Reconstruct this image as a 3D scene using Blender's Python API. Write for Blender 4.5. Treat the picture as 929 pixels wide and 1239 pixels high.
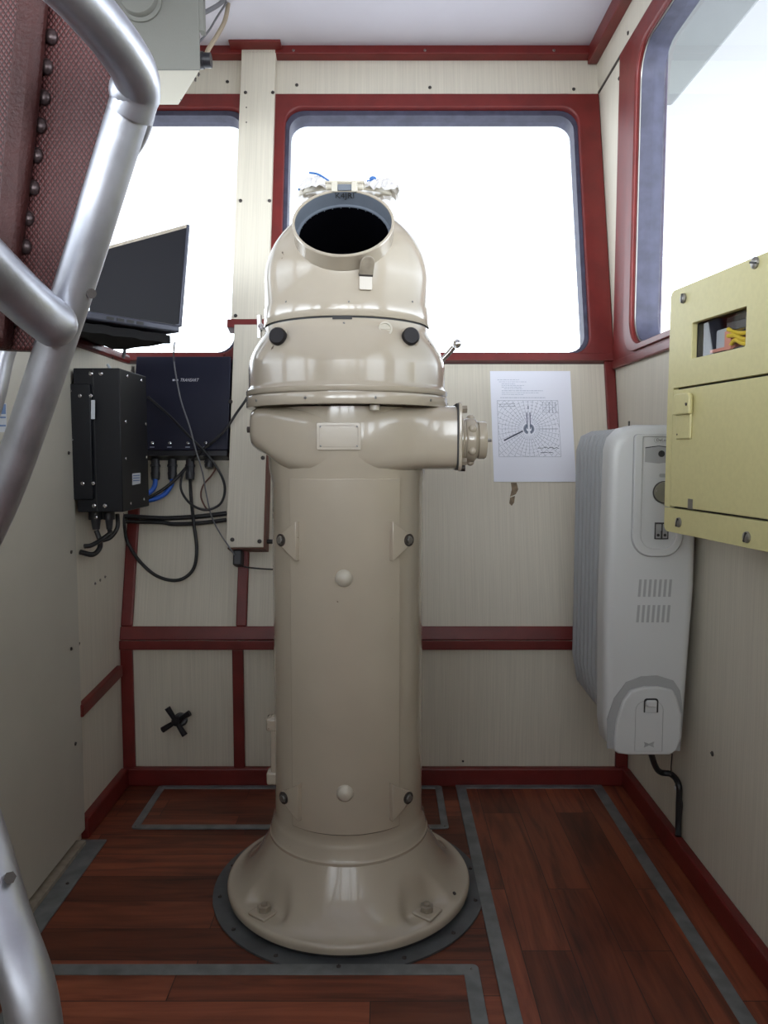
import bpy, bmesh, math, random
from mathutils import Vector as V, Matrix as M
random.seed(7)
PI = math.pi
R = math.radians
sc = bpy.context.scene
C = sc.collection
for o in list(bpy.data.objects): bpy.data.objects.remove(o)

# ------------------------------------------------------------------ camera, sky, lights, exposure
FPX = 930.0; PIT = 4.48; H = 0.88
SP, CP = math.sin(R(PIT)), math.cos(R(PIT))
cam = bpy.data.cameras.new('camera'); co = bpy.data.objects.new('camera', cam); C.objects.link(co)
cam.sensor_fit = 'HORIZONTAL'; cam.sensor_width = 36; cam.lens = 36 * FPX / 929
cam.clip_start = 0.02
co.location = (0, 0, H); co.rotation_euler = (R(90 - PIT), 0, 0)
sc.camera = co
w = bpy.data.worlds.new('sky'); sc.world = w; w.use_nodes = True
wt = w.node_tree; bg = wt.nodes['Background']
bg.inputs[0].default_value = (0.90, 0.95, 1.0, 1)
# hazy overcast sky: brightest in the low band round the horizon, and brighter astern where the veiled sun stands
SKY_LOW, SKY_HIGH, SKY_SEA, SKY_ASTERN = 6.6, 1.15, 2.5, 2.2
_tc = wt.nodes.new('ShaderNodeTexCoord'); _sx = wt.nodes.new('ShaderNodeSeparateXYZ'); wt.links.new(_tc.outputs['Generated'], _sx.inputs[0])
_cr = wt.nodes.new('ShaderNodeFloatCurve'); _c = _cr.mapping.curves[0]
_m1 = wt.nodes.new('ShaderNodeMapRange'); _m1.inputs[1].default_value = -1; _m1.inputs[2].default_value = 1
wt.links.new(_sx.outputs['Z'], _m1.inputs[0]); wt.links.new(_m1.outputs[0], _cr.inputs['Value'])
_pts = [(0, SKY_SEA / 10), (.40, SKY_SEA / 10), (.47, SKY_LOW * .8 / 10), (.52, SKY_LOW / 10), (.60, (SKY_LOW * .45 + SKY_HIGH * .55) / 10), (.72, SKY_HIGH / 10), (1, SKY_HIGH / 10)]
_c.points[0].location = _pts[0]; _c.points[1].location = _pts[-1]
for _p in _pts[1:-1]: _c.points.new(*_p)
_cr.mapping.update()
_m2 = wt.nodes.new('ShaderNodeMapRange'); _m2.inputs[1].default_value = .3; _m2.inputs[2].default_value = -.9; _m2.inputs[3].default_value = 10; _m2.inputs[4].default_value = 10 * SKY_ASTERN
wt.links.new(_sx.outputs['Y'], _m2.inputs[0])
_mu = wt.nodes.new('ShaderNodeMath'); _mu.operation = 'MULTIPLY'; wt.links.new(_cr.outputs[0], _mu.inputs[0]); wt.links.new(_m2.outputs[0], _mu.inputs[1])
wt.links.new(_mu.outputs[0], bg.inputs[1])
sc.view_settings.view_transform = 'Standard'; sc.view_settings.look = 'None'
sc.view_settings.gamma = 1; sc.view_settings.use_curve_mapping = False
sc.view_settings.exposure = -0.05

# ------------------------------------------------------------------ helpers
def ray(px, py):
    u = (px - 464.5) / FPX; v = (py - 619.5) / FPX
    return V((u, CP - v * SP, -SP - v * CP))
O0 = V((0, 0, H))
def atz(px, py, z): return O0 + ray(px, py) * z                 # camera depth
def onY(px, py, y): d = ray(px, py); return O0 + d * (y / d.y)
def onX(px, py, x): d = ray(px, py); return O0 + d * (x / d.x)
def onZ(px, py, z): d = ray(px, py); return O0 + d * ((z - H) / d.z)
def hit(px, py, P0, n):
    d = ray(px, py); return O0 + d * ((P0 - O0).dot(n) / d.dot(n))
LEAN = 0.27; ZB = 0.385; YW = 1.985
FN = V((0, -1, LEAN)).normalized()                              # normal of the raked front wall, into the room
FT = V((0, LEAN, 1)).normalized()                               # up along it
FP = V((0, YW, ZB))
def FW(px, py, off=0.0):                                        # point on the front wall, off metres in front
    q = hit(px, py, FP + FN * off, FN)
    if q.z < ZB: q = onY(px, py, YW - off)
    return q
def fz(x, z, off=0.0):
    if z < ZB: return V((x, YW - off, z))
    return V((x, YW + LEAN * (z - ZB), z)) + FN * off

BASES = {}
def thing(name, label, cat, loc=(0, 0, 0), group=None, rotz=0):
    o = bpy.data.objects.new(name, None); C.objects.link(o)
    o.location = loc; o.rotation_euler = (0, 0, rotz); o.empty_display_size = .05
    o['label'] = label; o['category'] = cat
    if group: o['group'] = group
    BASES[o.name] = (M.Translation(V(loc)) @ M.Rotation(rotz, 4, 'Z')).inverted()
    return o
def root(o):
    while o.parent: o = o.parent
    return o
def obj(name, bm, mat, parent=None, label=None, smooth=40, world=True, bevel=0, seg=2):
    if parent is not None and world:
        b = BASES.get(root(parent).name)
        if b is not None: bm.transform(b)
    bmesh.ops.recalc_face_normals(bm, faces=bm.faces)
    me = bpy.data.meshes.new(name); bm.to_mesh(me); bm.free()
    mats = mat if isinstance(mat, (list, tuple)) else [mat]
    for m in mats: me.materials.append(m)
    if smooth:
        me.polygons.foreach_set('use_smooth', [True] * len(me.polygons))
        me.set_sharp_from_angle(angle=R(smooth))
    o = bpy.data.objects.new(name, me); C.objects.link(o)
    if parent is not None: o.parent = parent
    if label: o['label'] = label
    if bevel:
        md = o.modifiers.new('bevel', 'BEVEL'); md.width = bevel; md.segments = seg
        md.limit_method = 'ANGLE'; md.angle_limit = R(35); md.harden_normals = False
    return o
def tag(o, label, cat, group=None):
    o['label'] = label; o['category'] = cat
    if group: o['group'] = group
    BASES[o.name] = M.Identity(4)
    return o
def struct(name, bm, mat, parent=None, **k):
    o = obj(name, bm, mat, parent, world=False, **k)
    if parent is None: o['kind'] = 'structure'; BASES[o.name] = M.Identity(4)
    return o
def B(): return bmesh.new()
def hexa(bm, a, mi=0):          # 8 corners: bottom 4 ccw, top 4
    vs = [bm.verts.new(p) for p in a]
    for f in ((0, 3, 2, 1), (4, 5, 6, 7), (0, 1, 5, 4), (1, 2, 6, 5), (2, 3, 7, 6), (3, 0, 4, 7)):
        bm.faces.new([vs[i] for i in f]).material_index = mi
    return bm
def box(bm, x0, x1, y0, y1, z0, z1, mi=0, mat=None):
    a = [V(p) for p in ((x0, y0, z0), (x1, y0, z0), (x1, y1, z0), (x0, y1, z0), (x0, y0, z1), (x1, y0, z1), (x1, y1, z1), (x0, y1, z1))]
    if mat is not None: a = [mat @ p for p in a]
    return hexa(bm, a, mi)
def frm(o, d, up=V((0, 0, 1))):
    z = V(d).normalized(); up = V(up)
    if abs(z.dot(up)) > .98: up = V((0, 1, 0))
    x = up.cross(z).normalized(); y = z.cross(x)
    return M.Translation(V(o)) @ M((x, y, z)).transposed().to_4x4()
def basis(o, x, y, z):
    return M.Translation(V(o)) @ M((V(x), V(y), V(z))).transposed().to_4x4()
def lathe(bm, prof, mat=M.Identity(4), n=48, mi=0, a0=0, a1=2 * PI, closed=True):
    full = abs(a1 - a0 - 2 * PI) < 1e-6
    k = n if full else n + 1
    rings = []
    for r, z in prof:
        if r < 1e-6: rings.append([bm.verts.new(mat @ V((0, 0, z)))])
        else: rings.append([bm.verts.new(mat @ V((r * math.cos(a0 + (a1 - a0) * i / n), r * math.sin(a0 + (a1 - a0) * i / n), z))) for i in range(k)])
    for A, D in zip(rings, rings[1:]):
        for i in range(n):
            j = (i + 1) % k
            if len(A) == 1 and len(D) == 1: continue
            if len(A) == 1: f = (A[0], D[j], D[i])
            elif len(D) == 1: f = (A[i], A[j], D[0])
            else: f = (A[i], A[j], D[j], D[i])
            bm.faces.new(f).material_index = mi
    return bm
def cyl(bm, p, q, r, n=24, r2=None, mi=0, cap=True):
    p, q = V(p), V(q); L = (q - p).length; r2 = r if r2 is None else r2
    lathe(bm, ([(0, 0)] if cap else []) + [(r, 0), (r2, L)] + ([(0, L)] if cap else []), frm(p, q - p), n, mi)
    return bm
def ball(bm, c, r, n=16, sx=1, sy=1, sz=1, mat=None):
    prof = [(r * math.sin(PI * i / 10), -r * math.cos(PI * i / 10)) for i in range(11)]
    prof[0] = (0, -r); prof[-1] = (0, r)
    mm = (mat or M.Translation(V(c))) @ M.Diagonal((sx, sy, sz, 1))
    return lathe(bm, prof, mm, n)
def crom(pts, n=8):
    P = [V(p) for p in pts]; out = []
    E = [P[0] * 2 - P[1]] + P + [P[-1] * 2 - P[-2]]
    for i in range(1, len(E) - 2):
        a, b, c, d = E[i - 1:i + 3]
        for k in range(n):
            t = k / n
            out.append(.5 * ((2 * b) + (c - a) * t + (2 * a - 5 * b + 4 * c - d) * t * t + (3 * b - a - 3 * c + d) * t ** 3))
    out.append(P[-1]); return out
def tube(bm, pts, r, n=12, smooth=8, mi=0, cap=True):
    P = crom(pts, smooth) if smooth else [V(p) for p in pts]
    rr = r if callable(r) else (lambda t: r)
    t0 = (P[1] - P[0]).normalized()
    up = V((0, 0, 1)) if abs(t0.z) < .9 else V((1, 0, 0))
    nx = up.cross(t0).normalized(); rings = []
    for i, p in enumerate(P):
        t = (P[min(i + 1, len(P) - 1)] - P[max(i - 1, 0)]).normalized()
        nx = (nx - t * nx.dot(t)).normalized(); ny = t.cross(nx); q = rr(i / (len(P) - 1))
        rings.append([bm.verts.new(p + nx * (q * math.cos(2 * PI * k / n)) + ny * (q * math.sin(2 * PI * k / n))) for k in range(n)])
    for A, D in zip(rings, rings[1:]):
        for i in range(n):
            j = (i + 1) % n
            bm.faces.new((A[i], A[j], D[j], D[i])).material_index = mi
    if cap:
        bm.faces.new(rings[0][::-1]); bm.faces.new(rings[-1])
    return bm
def prism(bm, poly, mat, h0, h1, mi=0):      # poly in local xy, extruded along local z
    a = [bm.verts.new(mat @ V((x, y, h0))) for x, y in poly]
    b = [bm.verts.new(mat @ V((x, y, h1))) for x, y in poly]
    n = len(poly)
    bm.faces.new(a[::-1]).material_index = mi; bm.faces.new(b).material_index = mi
    for i in range(n):
        j = (i + 1) % n; bm.faces.new((a[i], a[j], b[j], b[i])).material_index = mi
    return bm
def rrect(x0, x1, y0, y1, r, n=6):
    rs = r if isinstance(r, (list, tuple)) else [r] * 4      # bl, br, tr, tl
    out = []
    for (cx, cy, a, q) in ((x0 + rs[0], y0 + rs[0], PI, rs[0]), (x1 - rs[1], y0 + rs[1], 1.5 * PI, rs[1]),
                           (x1 - rs[2], y1 - rs[2], 0, rs[2]), (x0 + rs[3], y1 - rs[3], .5 * PI, rs[3])):
        for i in range(n + 1):
            t = a + .5 * PI * i / n; out.append((cx + q * math.cos(t), cy + q * math.sin(t)))
    return out
def ringprism(bm, outer, inner, mat, h0, h1, mi=0):   # same point count
    n = len(outer)
    L = [[bm.verts.new(mat @ V((x, y, h))) for x, y in P] for P, h in ((outer, h0), (outer, h1), (inner, h1), (inner, h0))]
    for A, D in zip(L, L[1:] + L[:1]):
        for i in range(n):
            j = (i + 1) % n; bm.faces.new((A[i], A[j], D[j], D[i])).material_index = mi
    return bm
def text(name, s, size, mat, matrix, parent, ext=.0002, shear=0, align='LEFT', sx=1):
    cu = bpy.data.curves.new(name, 'FONT'); cu.body = s; cu.size = size; cu.extrude = ext; cu.shear = shear; cu.align_x = align
    cu.resolution_u = 2
    t = bpy.data.objects.new('tmp', cu); C.objects.link(t)
    dg = bpy.context.evaluated_depsgraph_get()
    me = bpy.data.meshes.new_from_object(t.evaluated_get(dg)); bpy.data.objects.remove(t)
    bm = B(); bm.from_mesh(me); bpy.data.meshes.remove(me)
    bm.transform(matrix @ M.Diagonal((sx, 1, 1, 1)))
    return obj(name, bm, mat, parent, smooth=0)

# ------------------------------------------------------------------ materials
MT = {}
def mat(name, col, rough=.5, metal=0, noise=0, nscale=20, bump=0, bscale=60, coat=0, col2=None, spec=.5, stretch=(1, 1, 1), nlo=.35, nhi=.65):
    m = bpy.data.materials.new(name); m.use_nodes = True; nt = m.node_tree; p = nt.nodes['Principled BSDF']
    p.inputs['Base Color'].default_value = (*col, 1); p.inputs['Roughness'].default_value = rough
    p.inputs['Metallic'].default_value = metal; p.inputs['Coat Weight'].default_value = coat
    p.inputs['Specular IOR Level'].default_value = spec; p.inputs['Coat Roughness'].default_value = .08
    tc = nt.nodes.new('ShaderNodeTexCoord'); mp = nt.nodes.new('ShaderNodeMapping'); mp.inputs['Scale'].default_value = stretch
    nt.links.new(tc.outputs['Object'], mp.inputs[0])
    if noise or col2:
        n = nt.nodes.new('ShaderNodeTexNoise'); n.inputs['Scale'].default_value = nscale; n.inputs['Detail'].default_value = 5
        nt.links.new(mp.outputs[0], n.inputs['Vector'])
        r = nt.nodes.new('ShaderNodeValToRGB'); nt.links.new(n.outputs['Fac'], r.inputs[0])
        c2 = col2 or tuple(c * (1 - noise) for c in col)
        r.color_ramp.elements[0].position = nlo; r.color_ramp.elements[1].position = nhi
        r.color_ramp.elements[0].color = (*c2, 1); r.color_ramp.elements[1].color = (*col, 1)
        nt.links.new(r.outputs[0], p.inputs['Base Color'])
    if bump:
        n = nt.nodes.new('ShaderNodeTexNoise'); n.inputs['Scale'].default_value = bscale; n.inputs['Detail'].default_value = 4
        nt.links.new(mp.outputs[0], n.inputs['Vector'])
        b = nt.nodes.new('ShaderNodeBump'); b.inputs['Strength'].default_value = bump; b.inputs['Distance'].default_value = .002
        nt.links.new(n.outputs['Fac'], b.inputs['Height']); nt.links.new(b.outputs[0], p.inputs['Normal'])
    MT[name] = m; return m
mat('cream_laminate', (0.65, 0.605, 0.50), .55, noise=.10, nscale=1, stretch=(420, 420, 6), bump=.15, bscale=1)
mat('cream_front', (0.65, 0.605, 0.50), .55, noise=.11, nscale=1, stretch=(420, .6, 5), bump=.15, bscale=1)
mat('cream_side', (0.65, 0.605, 0.50), .55, noise=.11, nscale=1, stretch=(.6, 420, 5), bump=.15, bscale=1)
mat('red_trim', (0.160, 0.015, 0.012), .42, noise=.22, nscale=3, stretch=(6, 6, 6), bump=.15, bscale=60)
mat('ceiling_paint', (0.66, 0.64, 0.70), .7, noise=.04, nscale=6)
mat('beige_gloss', (0.48, 0.42, 0.33), .20, coat=.7, noise=.07, nscale=7, bump=.10, bscale=14)
def chips(m):
    nt = m.node_tree; p = nt.nodes['Principled BSDF']; src = p.inputs['Base Color'].links[0].from_socket
    tc = nt.nodes.new('ShaderNodeTexCoord'); n = nt.nodes.new('ShaderNodeTexNoise'); n.inputs['Scale'].default_value = 34; n.inputs['Detail'].default_value = 3
    nt.links.new(tc.outputs['Object'], n.inputs['Vector']); r = nt.nodes.new('ShaderNodeValToRGB'); nt.links.new(n.outputs['Fac'], r.inputs[0])
    r.color_ramp.elements[0].position = .245; r.color_ramp.elements[0].color = (1, 1, 1, 1); r.color_ramp.elements[1].position = .255; r.color_ramp.elements[1].color = (0, 0, 0, 1)
    x = nt.nodes.new('ShaderNodeMix'); x.data_type = 'RGBA'; nt.links.new(r.outputs[0], x.inputs['Factor']); nt.links.new(src, x.inputs[6]); x.inputs[7].default_value = (.10, .075, .055, 1)
    nt.links.new(x.outputs[2], p.inputs['Base Color'])
chips(MT['beige_gloss'])
mat('beige_white', (0.56, 0.52, 0.43), .3, coat=.2)
mat('door_paint', (0.50, 0.48, 0.41), .5, noise=.05, nscale=8)
mat('grey_strip', (0.23, 0.245, 0.25), .42, metal=.35, noise=.3, nscale=25)
mat('disc_metal', (0.13, 0.14, 0.145), .5, metal=.4, noise=.3, nscale=14)
mat('rubber', (0.02, 0.02, 0.022), .6)
mat('black_plastic', (0.018, 0.018, 0.022), .4)
mat('knob_black', (0.012, 0.010, 0.012), .45, spec=.3)
mat('navy_box', (0.010, 0.011, 0.026), .45, spec=.35, bump=.1, bscale=300)
mat('black_box', (0.005, 0.0055, 0.008), .45, spec=.3, bump=.1, bscale=300)
mat('cable_black', (0.012, 0.012, 0.013), .45)
mat('cable_grey', (0.16, 0.16, 0.17), .5)
mat('cable_tan', (0.36, 0.29, 0.20), .5)
mat('cable_blue', (0.02, 0.12, 0.55), .4)
mat('chrome', (0.75, 0.75, 0.76), .18, metal=1)
mat('aluminium', (0.54, 0.555, 0.61), .40, metal=.95, noise=.22, nscale=18, bump=.25, bscale=60)
mat('screw_steel', (0.30, 0.29, 0.27), .35, metal=.8)
mat('screw_dark', (0.06, 0.05, 0.045), .5, metal=.3)
mat('hood_inner', (0.13, 0.15, 0.18), .5)
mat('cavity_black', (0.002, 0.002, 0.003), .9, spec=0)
mat('vinyl', (0.058, 0.015, 0.013), .5, bump=.8, bscale=260, noise=.2, nscale=60, spec=.35)
mat('stud', (0.055, 0.035, 0.035), .3, metal=.5)
mat('heater_white', (0.57, 0.58, 0.57), .35, coat=.1)
mat('heater_fin', (0.36, 0.375, 0.385), .4)
mat('heater_grey', (0.35, 0.355, 0.35), .5)
mat('dial_olive', (0.23, 0.22, 0.17), .4)
mat('slot_dark', (0.03, 0.03, 0.03), .6)
mat('cabinet_yellow', (0.60, 0.55, 0.27), .42, noise=.05, nscale=120)
mat('paper', (0.80, 0.82, 0.90), .7)
mat('ink', (0.16, 0.19, 0.26), .7)
mat('ink_light', (0.42, 0.46, 0.56), .7)
mat('ink_dark', (0.06, 0.07, 0.11), .7)
mat('white_text', (0.6, 0.6, 0.65), .6)
mat('grey_console', (0.20, 0.20, 0.175), .55, bump=.15, bscale=200)
mat('console_cream', (0.66, 0.62, 0.50), .5)
mat('screen_black', (0.004, 0.004, 0.007), .5, spec=.12)
mat('laptop_grey', (0.07, 0.075, 0.10), .4, metal=.3)
mat('cloth_black', (0.006, 0.006, 0.007), .9)
mat('label_white', (0.55, 0.58, 0.62), .6)
mat('label_blue', (0.12, 0.2, 0.38), .6)
mat('brown_stain', (0.25, 0.18, 0.11), .7, noise=.4, nscale=90)
mat('reveal', (0.065, 0.065, 0.105), .6, noise=.35, nscale=30)
mat('roof_white', (0.20, 0.215, 0.215), .6)
mat('plastic_film', (0.72, 0.70, 0.68), .25)
mat('film_blue', (0.03, 0.13, 0.38), .4)
mat('dirty_beige', (0.36, 0.31, 0.24), .4, noise=.3, nscale=50)
mat('brown_wood', (0.13, 0.05, 0.03), .6)
mat('silver_board', (0.5, 0.5, 0.52), .5)
mat('cable_yellow', (0.75, 0.55, 0.05), .4)
mat('cable_pink', (0.70, 0.30, 0.22), .5)

def glassmat(name, ior=1.45, tint=(1, 1, 1)):
    m = bpy.data.materials.new(name); m.use_nodes = True; nt = m.node_tree; nt.nodes.clear()
    o = nt.nodes.new('ShaderNodeOutputMaterial'); t = nt.nodes.new('ShaderNodeBsdfTransparent'); t.inputs[0].default_value = (*tint, 1)
    g = nt.nodes.new('ShaderNodeBsdfGlossy'); g.inputs['Roughness'].default_value = .02
    f = nt.nodes.new('ShaderNodeFresnel'); f.inputs['IOR'].default_value = ior; x = nt.nodes.new('ShaderNodeMixShader')
    ge = nt.nodes.new('ShaderNodeNewGeometry'); sb = nt.nodes.new('ShaderNodeMath'); sb.operation = 'SUBTRACT'; sb.inputs[0].default_value = 1
    nt.links.new(ge.outputs['Backfacing'], sb.inputs[1]); mm_ = nt.nodes.new('ShaderNodeMath'); mm_.operation = 'MULTIPLY'
    nt.links.new(f.outputs[0], mm_.inputs[0]); nt.links.new(sb.outputs[0], mm_.inputs[1])
    nt.links.new(mm_.outputs[0], x.inputs[0]); nt.links.new(t.outputs[0], x.inputs[1]); nt.links.new(g.outputs[0], x.inputs[2])
    nt.links.new(x.outputs[0], o.inputs['Surface']); MT[name] = m
glassmat('glass', tint=(.97, .985, 1)); glassmat('glass_small')

def plankmat(name, rot):
    m = bpy.data.materials.new(name); m.use_nodes = True; nt = m.node_tree; p = nt.nodes['Principled BSDF']
    N = nt.nodes.new; L = nt.links.new
    tc = N('ShaderNodeTexCoord'); mp = N('ShaderNodeMapping'); mp.inputs['Rotation'].default_value = (0, 0, rot)
    mp.inputs['Location'].default_value = (.13, .05, 0)
    L(tc.outputs['Object'], mp.inputs[0])
    b = N('ShaderNodeTexBrick'); b.inputs['Scale'].default_value = 1; b.offset = .37; b.offset_frequency = 2
    b.inputs['Brick Width'].default_value = .52; b.inputs['Row Height'].default_value = .088
    b.inputs['Mortar Size'].default_value = .0009; b.inputs['Mortar Smooth'].default_value = .2
    b.inputs['Color1'].default_value = (0, 0, 0, 1); b.inputs['Color2'].default_value = (1, 1, 1, 1); b.inputs['Mortar'].default_value = (.5, .5, .5, 1)
    L(mp.outputs[0], b.inputs['Vector'])
    # grain
    m2 = N('ShaderNodeMapping'); m2.inputs['Scale'].default_value = (2.2, 26, 1); L(mp.outputs[0], m2.inputs[0])
    add = N('ShaderNodeVectorMath'); add.operation = 'ADD'; L(m2.outputs[0], add.inputs[0]); 
    sc_ = N('ShaderNodeVectorMath'); sc_.operation = 'SCALE'; sc_.inputs['Scale'].default_value = 7; L(b.outputs['Color'], sc_.inputs[0]); L(sc_.outputs[0], add.inputs[1])
    n = N('ShaderNodeTexNoise'); n.inputs['Scale'].default_value = 1.3; n.inputs['Detail'].default_value = 7; n.inputs['Roughness'].default_value = .62; n.inputs['Distortion'].default_value = .9
    L(add.outputs[0], n.inputs['Vector'])
    r = N('ShaderNodeValToRGB'); L(n.outputs['Fac'], r.inputs[0]); e = r.color_ramp.elements
    e[0].position = .30; e[0].color = (.065, .017, .009, 1); e[1].position = .68; e[1].color = (.285, .080, .036, 1)
    k = e.new(.5); k.color = (.21, .053, .025, 1)
    # per plank tone
    mixv = N('ShaderNodeMix'); mixv.data_type = 'RGBA'; mixv.blend_type = 'MULTIPLY'; mixv.inputs['Factor'].default_value = 1
    r2 = N('ShaderNodeValToRGB'); r2.color_ramp.elements[0].color = (.52, .48, .45, 1); r2.color_ramp.elements[1].color = (1.25, 1.25, 1.25, 1); L(b.outputs['Color'], r2.inputs[0])
    L(r.outputs[0], mixv.inputs[6]); L(r2.outputs[0], mixv.inputs[7])
    # big dark figure
    n3 = N('ShaderNodeTexNoise'); n3.inputs['Scale'].default_value = 1; n3.inputs['Detail'].default_value = 3
    m3 = N('ShaderNodeMapping'); m3.inputs['Scale'].default_value = (3.0, 11, 1); L(mp.outputs[0], m3.inputs[0]); L(m3.outputs[0], n3.inputs['Vector'])
    r3 = N('ShaderNodeValToRGB'); r3.color_ramp.elements[0].position = .30; r3.color_ramp.elements[0].color = (.55, .50, .48, 1); r3.color_ramp.elements[1].position = .5; L(n3.outputs['Fac'], r3.inputs[0])
    mx = N('ShaderNodeMix'); mx.data_type = 'RGBA'; mx.blend_type = 'MULTIPLY'; mx.inputs['Factor'].default_value = 1
    L(mixv.outputs[2], mx.inputs[6]); L(r3.outputs[0], mx.inputs[7])
    seam = N('ShaderNodeMix'); seam.data_type = 'RGBA'; L(b.outputs['Fac'], seam.inputs['Factor']); L(mx.outputs[2], seam.inputs[6]); seam.inputs[7].default_value = (.03, .01, .008, 1)
    L(seam.outputs[2], p.inputs['Base Color']); p.inputs['Roughness'].default_value = .42
    MT[name] = m
plankmat('planks_across', 0); plankmat('planks_along', PI / 2)

def weave():
    m = bpy.data.materials.new('weave_vinyl'); m.use_nodes = True; nt = m.node_tree; p = nt.nodes['Principled BSDF']; N = nt.nodes.new; L = nt.links.new
    tc = N('ShaderNodeTexCoord'); out = []
    for a in (R(35), R(-40)):
        mp = N('ShaderNodeMapping'); mp.inputs['Rotation'].default_value = (0, a, 0); L(tc.outputs['Object'], mp.inputs[0])
        wv = N('ShaderNodeTexWave'); wv.bands_direction = 'X'; wv.inputs['Scale'].default_value = 76; L(mp.outputs[0], wv.inputs['Vector']); out.append(wv)
    mn = N('ShaderNodeMath'); mn.operation = 'MINIMUM'; L(out[0].outputs['Fac'], mn.inputs[0]); L(out[1].outputs['Fac'], mn.inputs[1])
    r = N('ShaderNodeValToRGB'); L(mn.outputs[0], r.inputs[0]); r.color_ramp.elements[0].color = (.022, .007, .007, 1); r.color_ramp.elements[1].color = (.125, .040, .038, 1); r.color_ramp.elements[1].position = .35
    L(r.outputs[0], p.inputs['Base Color']); p.inputs['Roughness'].default_value = .45; p.inputs['Specular IOR Level'].default_value = .35
    b = N('ShaderNodeBump'); b.inputs['Strength'].default_value = .5; b.inputs['Distance'].default_value = .001; L(mn.outputs[0], b.inputs['Height']); L(b.outputs[0], p.inputs['Normal'])
    MT['weave'] = m
weave()
G = MT

# screws: one shared mesh, many copies
def screwmesh(name, r, m):
    bm = B(); lathe(bm, [(r, 0), (r * .95, r * .35), (r * .45, r * .55), (0, r * .58)], n=12)
    box(bm, -r * .85, r * .85, -r * .17, r * .17, r * .4, r * .61, 1)
    me = bpy.data.meshes.new(name); bm.to_mesh(me); bm.free(); me.materials.append(m); me.materials.append(G['slot_dark']); return me
SM = {'dark': screwmesh('screw', .0052, G['screw_dark']), 'steel': screwmesh('screw', .0045, G['screw_steel']), 'bright': screwmesh('screw', .0048, G['chrome']), 'big': screwmesh('screw', .0085, G['screw_steel'])}
def screw(parent, p, n, kind='dark', name='screw', s=1):
    o = bpy.data.objects.new(name, SM[kind]); C.objects.link(o); o.parent = parent
    b = BASES[root(parent).name]
    o.matrix_basis = b @ (frm(p, n) @ M.Rotation(random.uniform(0, PI), 4, 'Z') @ M.Scale(s, 4))
    return o

# ------------------------------------------------------------------ the setting
XR = 0.646; XL = -0.69; XF = -1.62; ZC = 2.10; YB = -1.45; YC = YW + LEAN * (ZC - ZB)
bm = B()
box(bm, XF, .30, YB, 2.05, -.04, 0)
flo = struct('floor', bm, G['planks_across'], smooth=0)
bm = B(); box(bm, .30, XR + .02, YB, 2.05, -.04, 0)
struct('floor', bm, G['planks_along'], smooth=0)
bm = B(); box(bm, XF - .3, .97, YB - .3, 2.68, ZC, ZC + .06)
struct('ceiling', bm, G['ceiling_paint'], smooth=0)
bm = B(); box(bm, XR + .07, .975, YB - .3, 2.70, 2.045, ZC - .001)
struct('trim_1', bm, G['roof_white'], smooth=0, bevel=.01)

TH = .045
def frontpiece(bm, x0, x1, z0, z1, t=TH, off=0, mi=0):
    hexa(bm, [fz(x0, z0, off), fz(x1, z0, off), fz(x1, z0, off - t), fz(x0, z0, off - t),
              fz(x0, z1, off), fz(x1, z1, off), fz(x1, z1, off - t), fz(x0, z1, off - t)], mi)
# window extents on the front wall (x, z)
W2 = (-.295, .580, 1.152, 1.905); W1 = (-1.31, -.412, 1.152, 1.905)
fm = .045
wf = B()
box(wf, XF, XR + .05, YW, YW + TH, 0, ZB)
frontpiece(wf, XF, XR + .05, ZB, 1.125)
frontpiece(wf, XF, XR + .05, 1.94, ZC)
frontpiece(wf, XF, W1[0] - fm, 1.125, 1.94)
frontpiece(wf, W1[1] + .035, W2[0] - .03, 1.125, 1.94)
wall_front = struct('wall_front', wf, G['cream_front'], smooth=0)

def fwindow(n, Wd, xo0, xo1):
    x0, x1, z0, z1 = Wd
    k = math.sqrt(1 + LEAN ** 2)
    t0, t1 = (z0 - ZB) * k, (z1 - ZB) * k
    m = basis(FP, (1, 0, 0), FT, FN)
    inner = rrect(x0, x1, t0, t1, .055); outer = rrect(xo0, xo1, t0 - .022, t1 + .045, .001)
    e = bpy.data.objects.new('window_%d' % n, None); C.objects.link(e); e['kind'] = 'structure'; BASES[e.name] = M.Identity(4)
    bm = B(); ringprism(bm, outer, inner, m, -TH, .012)
    obj('window_frame', bm, G['red_trim'], e, bevel=.004)
    inner2 = rrect(x0 + .012, x1 - .012, t0 + .010, t1 - .016, .05)
    bm = B(); ringprism(bm, rrect(x0 - .002, x1 + .002, t0 - .002, t1 + .002, .056), inner2, m, -.055, -.006)
    obj('window_seal', bm, G['reveal'], e, label='grey weathered window rubber')
    bm = B(); prism(bm, rrect(x0 + .002, x1 - .002, t0 + .002, t1 - .002, .05), m, -.036, -.030)
    obj('glass_pane', bm, G['glass'], e, smooth=0)
    return e
fwindow(1, W1, W1[0] - fm, W1[1] + .04); fwindow(2, W2, W2[0] - .032, XR - .001)

# side walls with window openings (x = plane, y horizontal)
def sidewall(name, x, s, wins, y0, y1, zsill=1.135, ztop=1.94, zt=ZC, skip=()):
    # s = +1 outside is +x
    a, b = (x, x + TH * s) if s > 0 else (x + TH * s, x)
    bm = B(); box(bm, a, b, y0, y1, 0, zsill)
    box(bm, a, b, y0, y1, ztop, zt)
    ys = y0
    for (p, q) in sorted(wins):
        if p - fm > ys: box(bm, a, b, ys, p - fm, zsill, ztop)
        ys = q + fm
    box(bm, a, b, ys, y1, zsill, ztop)
    return struct(name, bm, G['cream_side'], smooth=0)
yr1 = 2.008
wr = [(.92, yr1), (-.25, .72), (-1.25, -.45)]
wall_right = sidewall('wall_right', XR, 1, [(.92, yr1 + .1), (-.25, .72), (-1.25, -.45)], YB, YC + .05)
wl = [(1.0, 2.0), (-.1, .85), (-1.2, -.3)]
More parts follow.
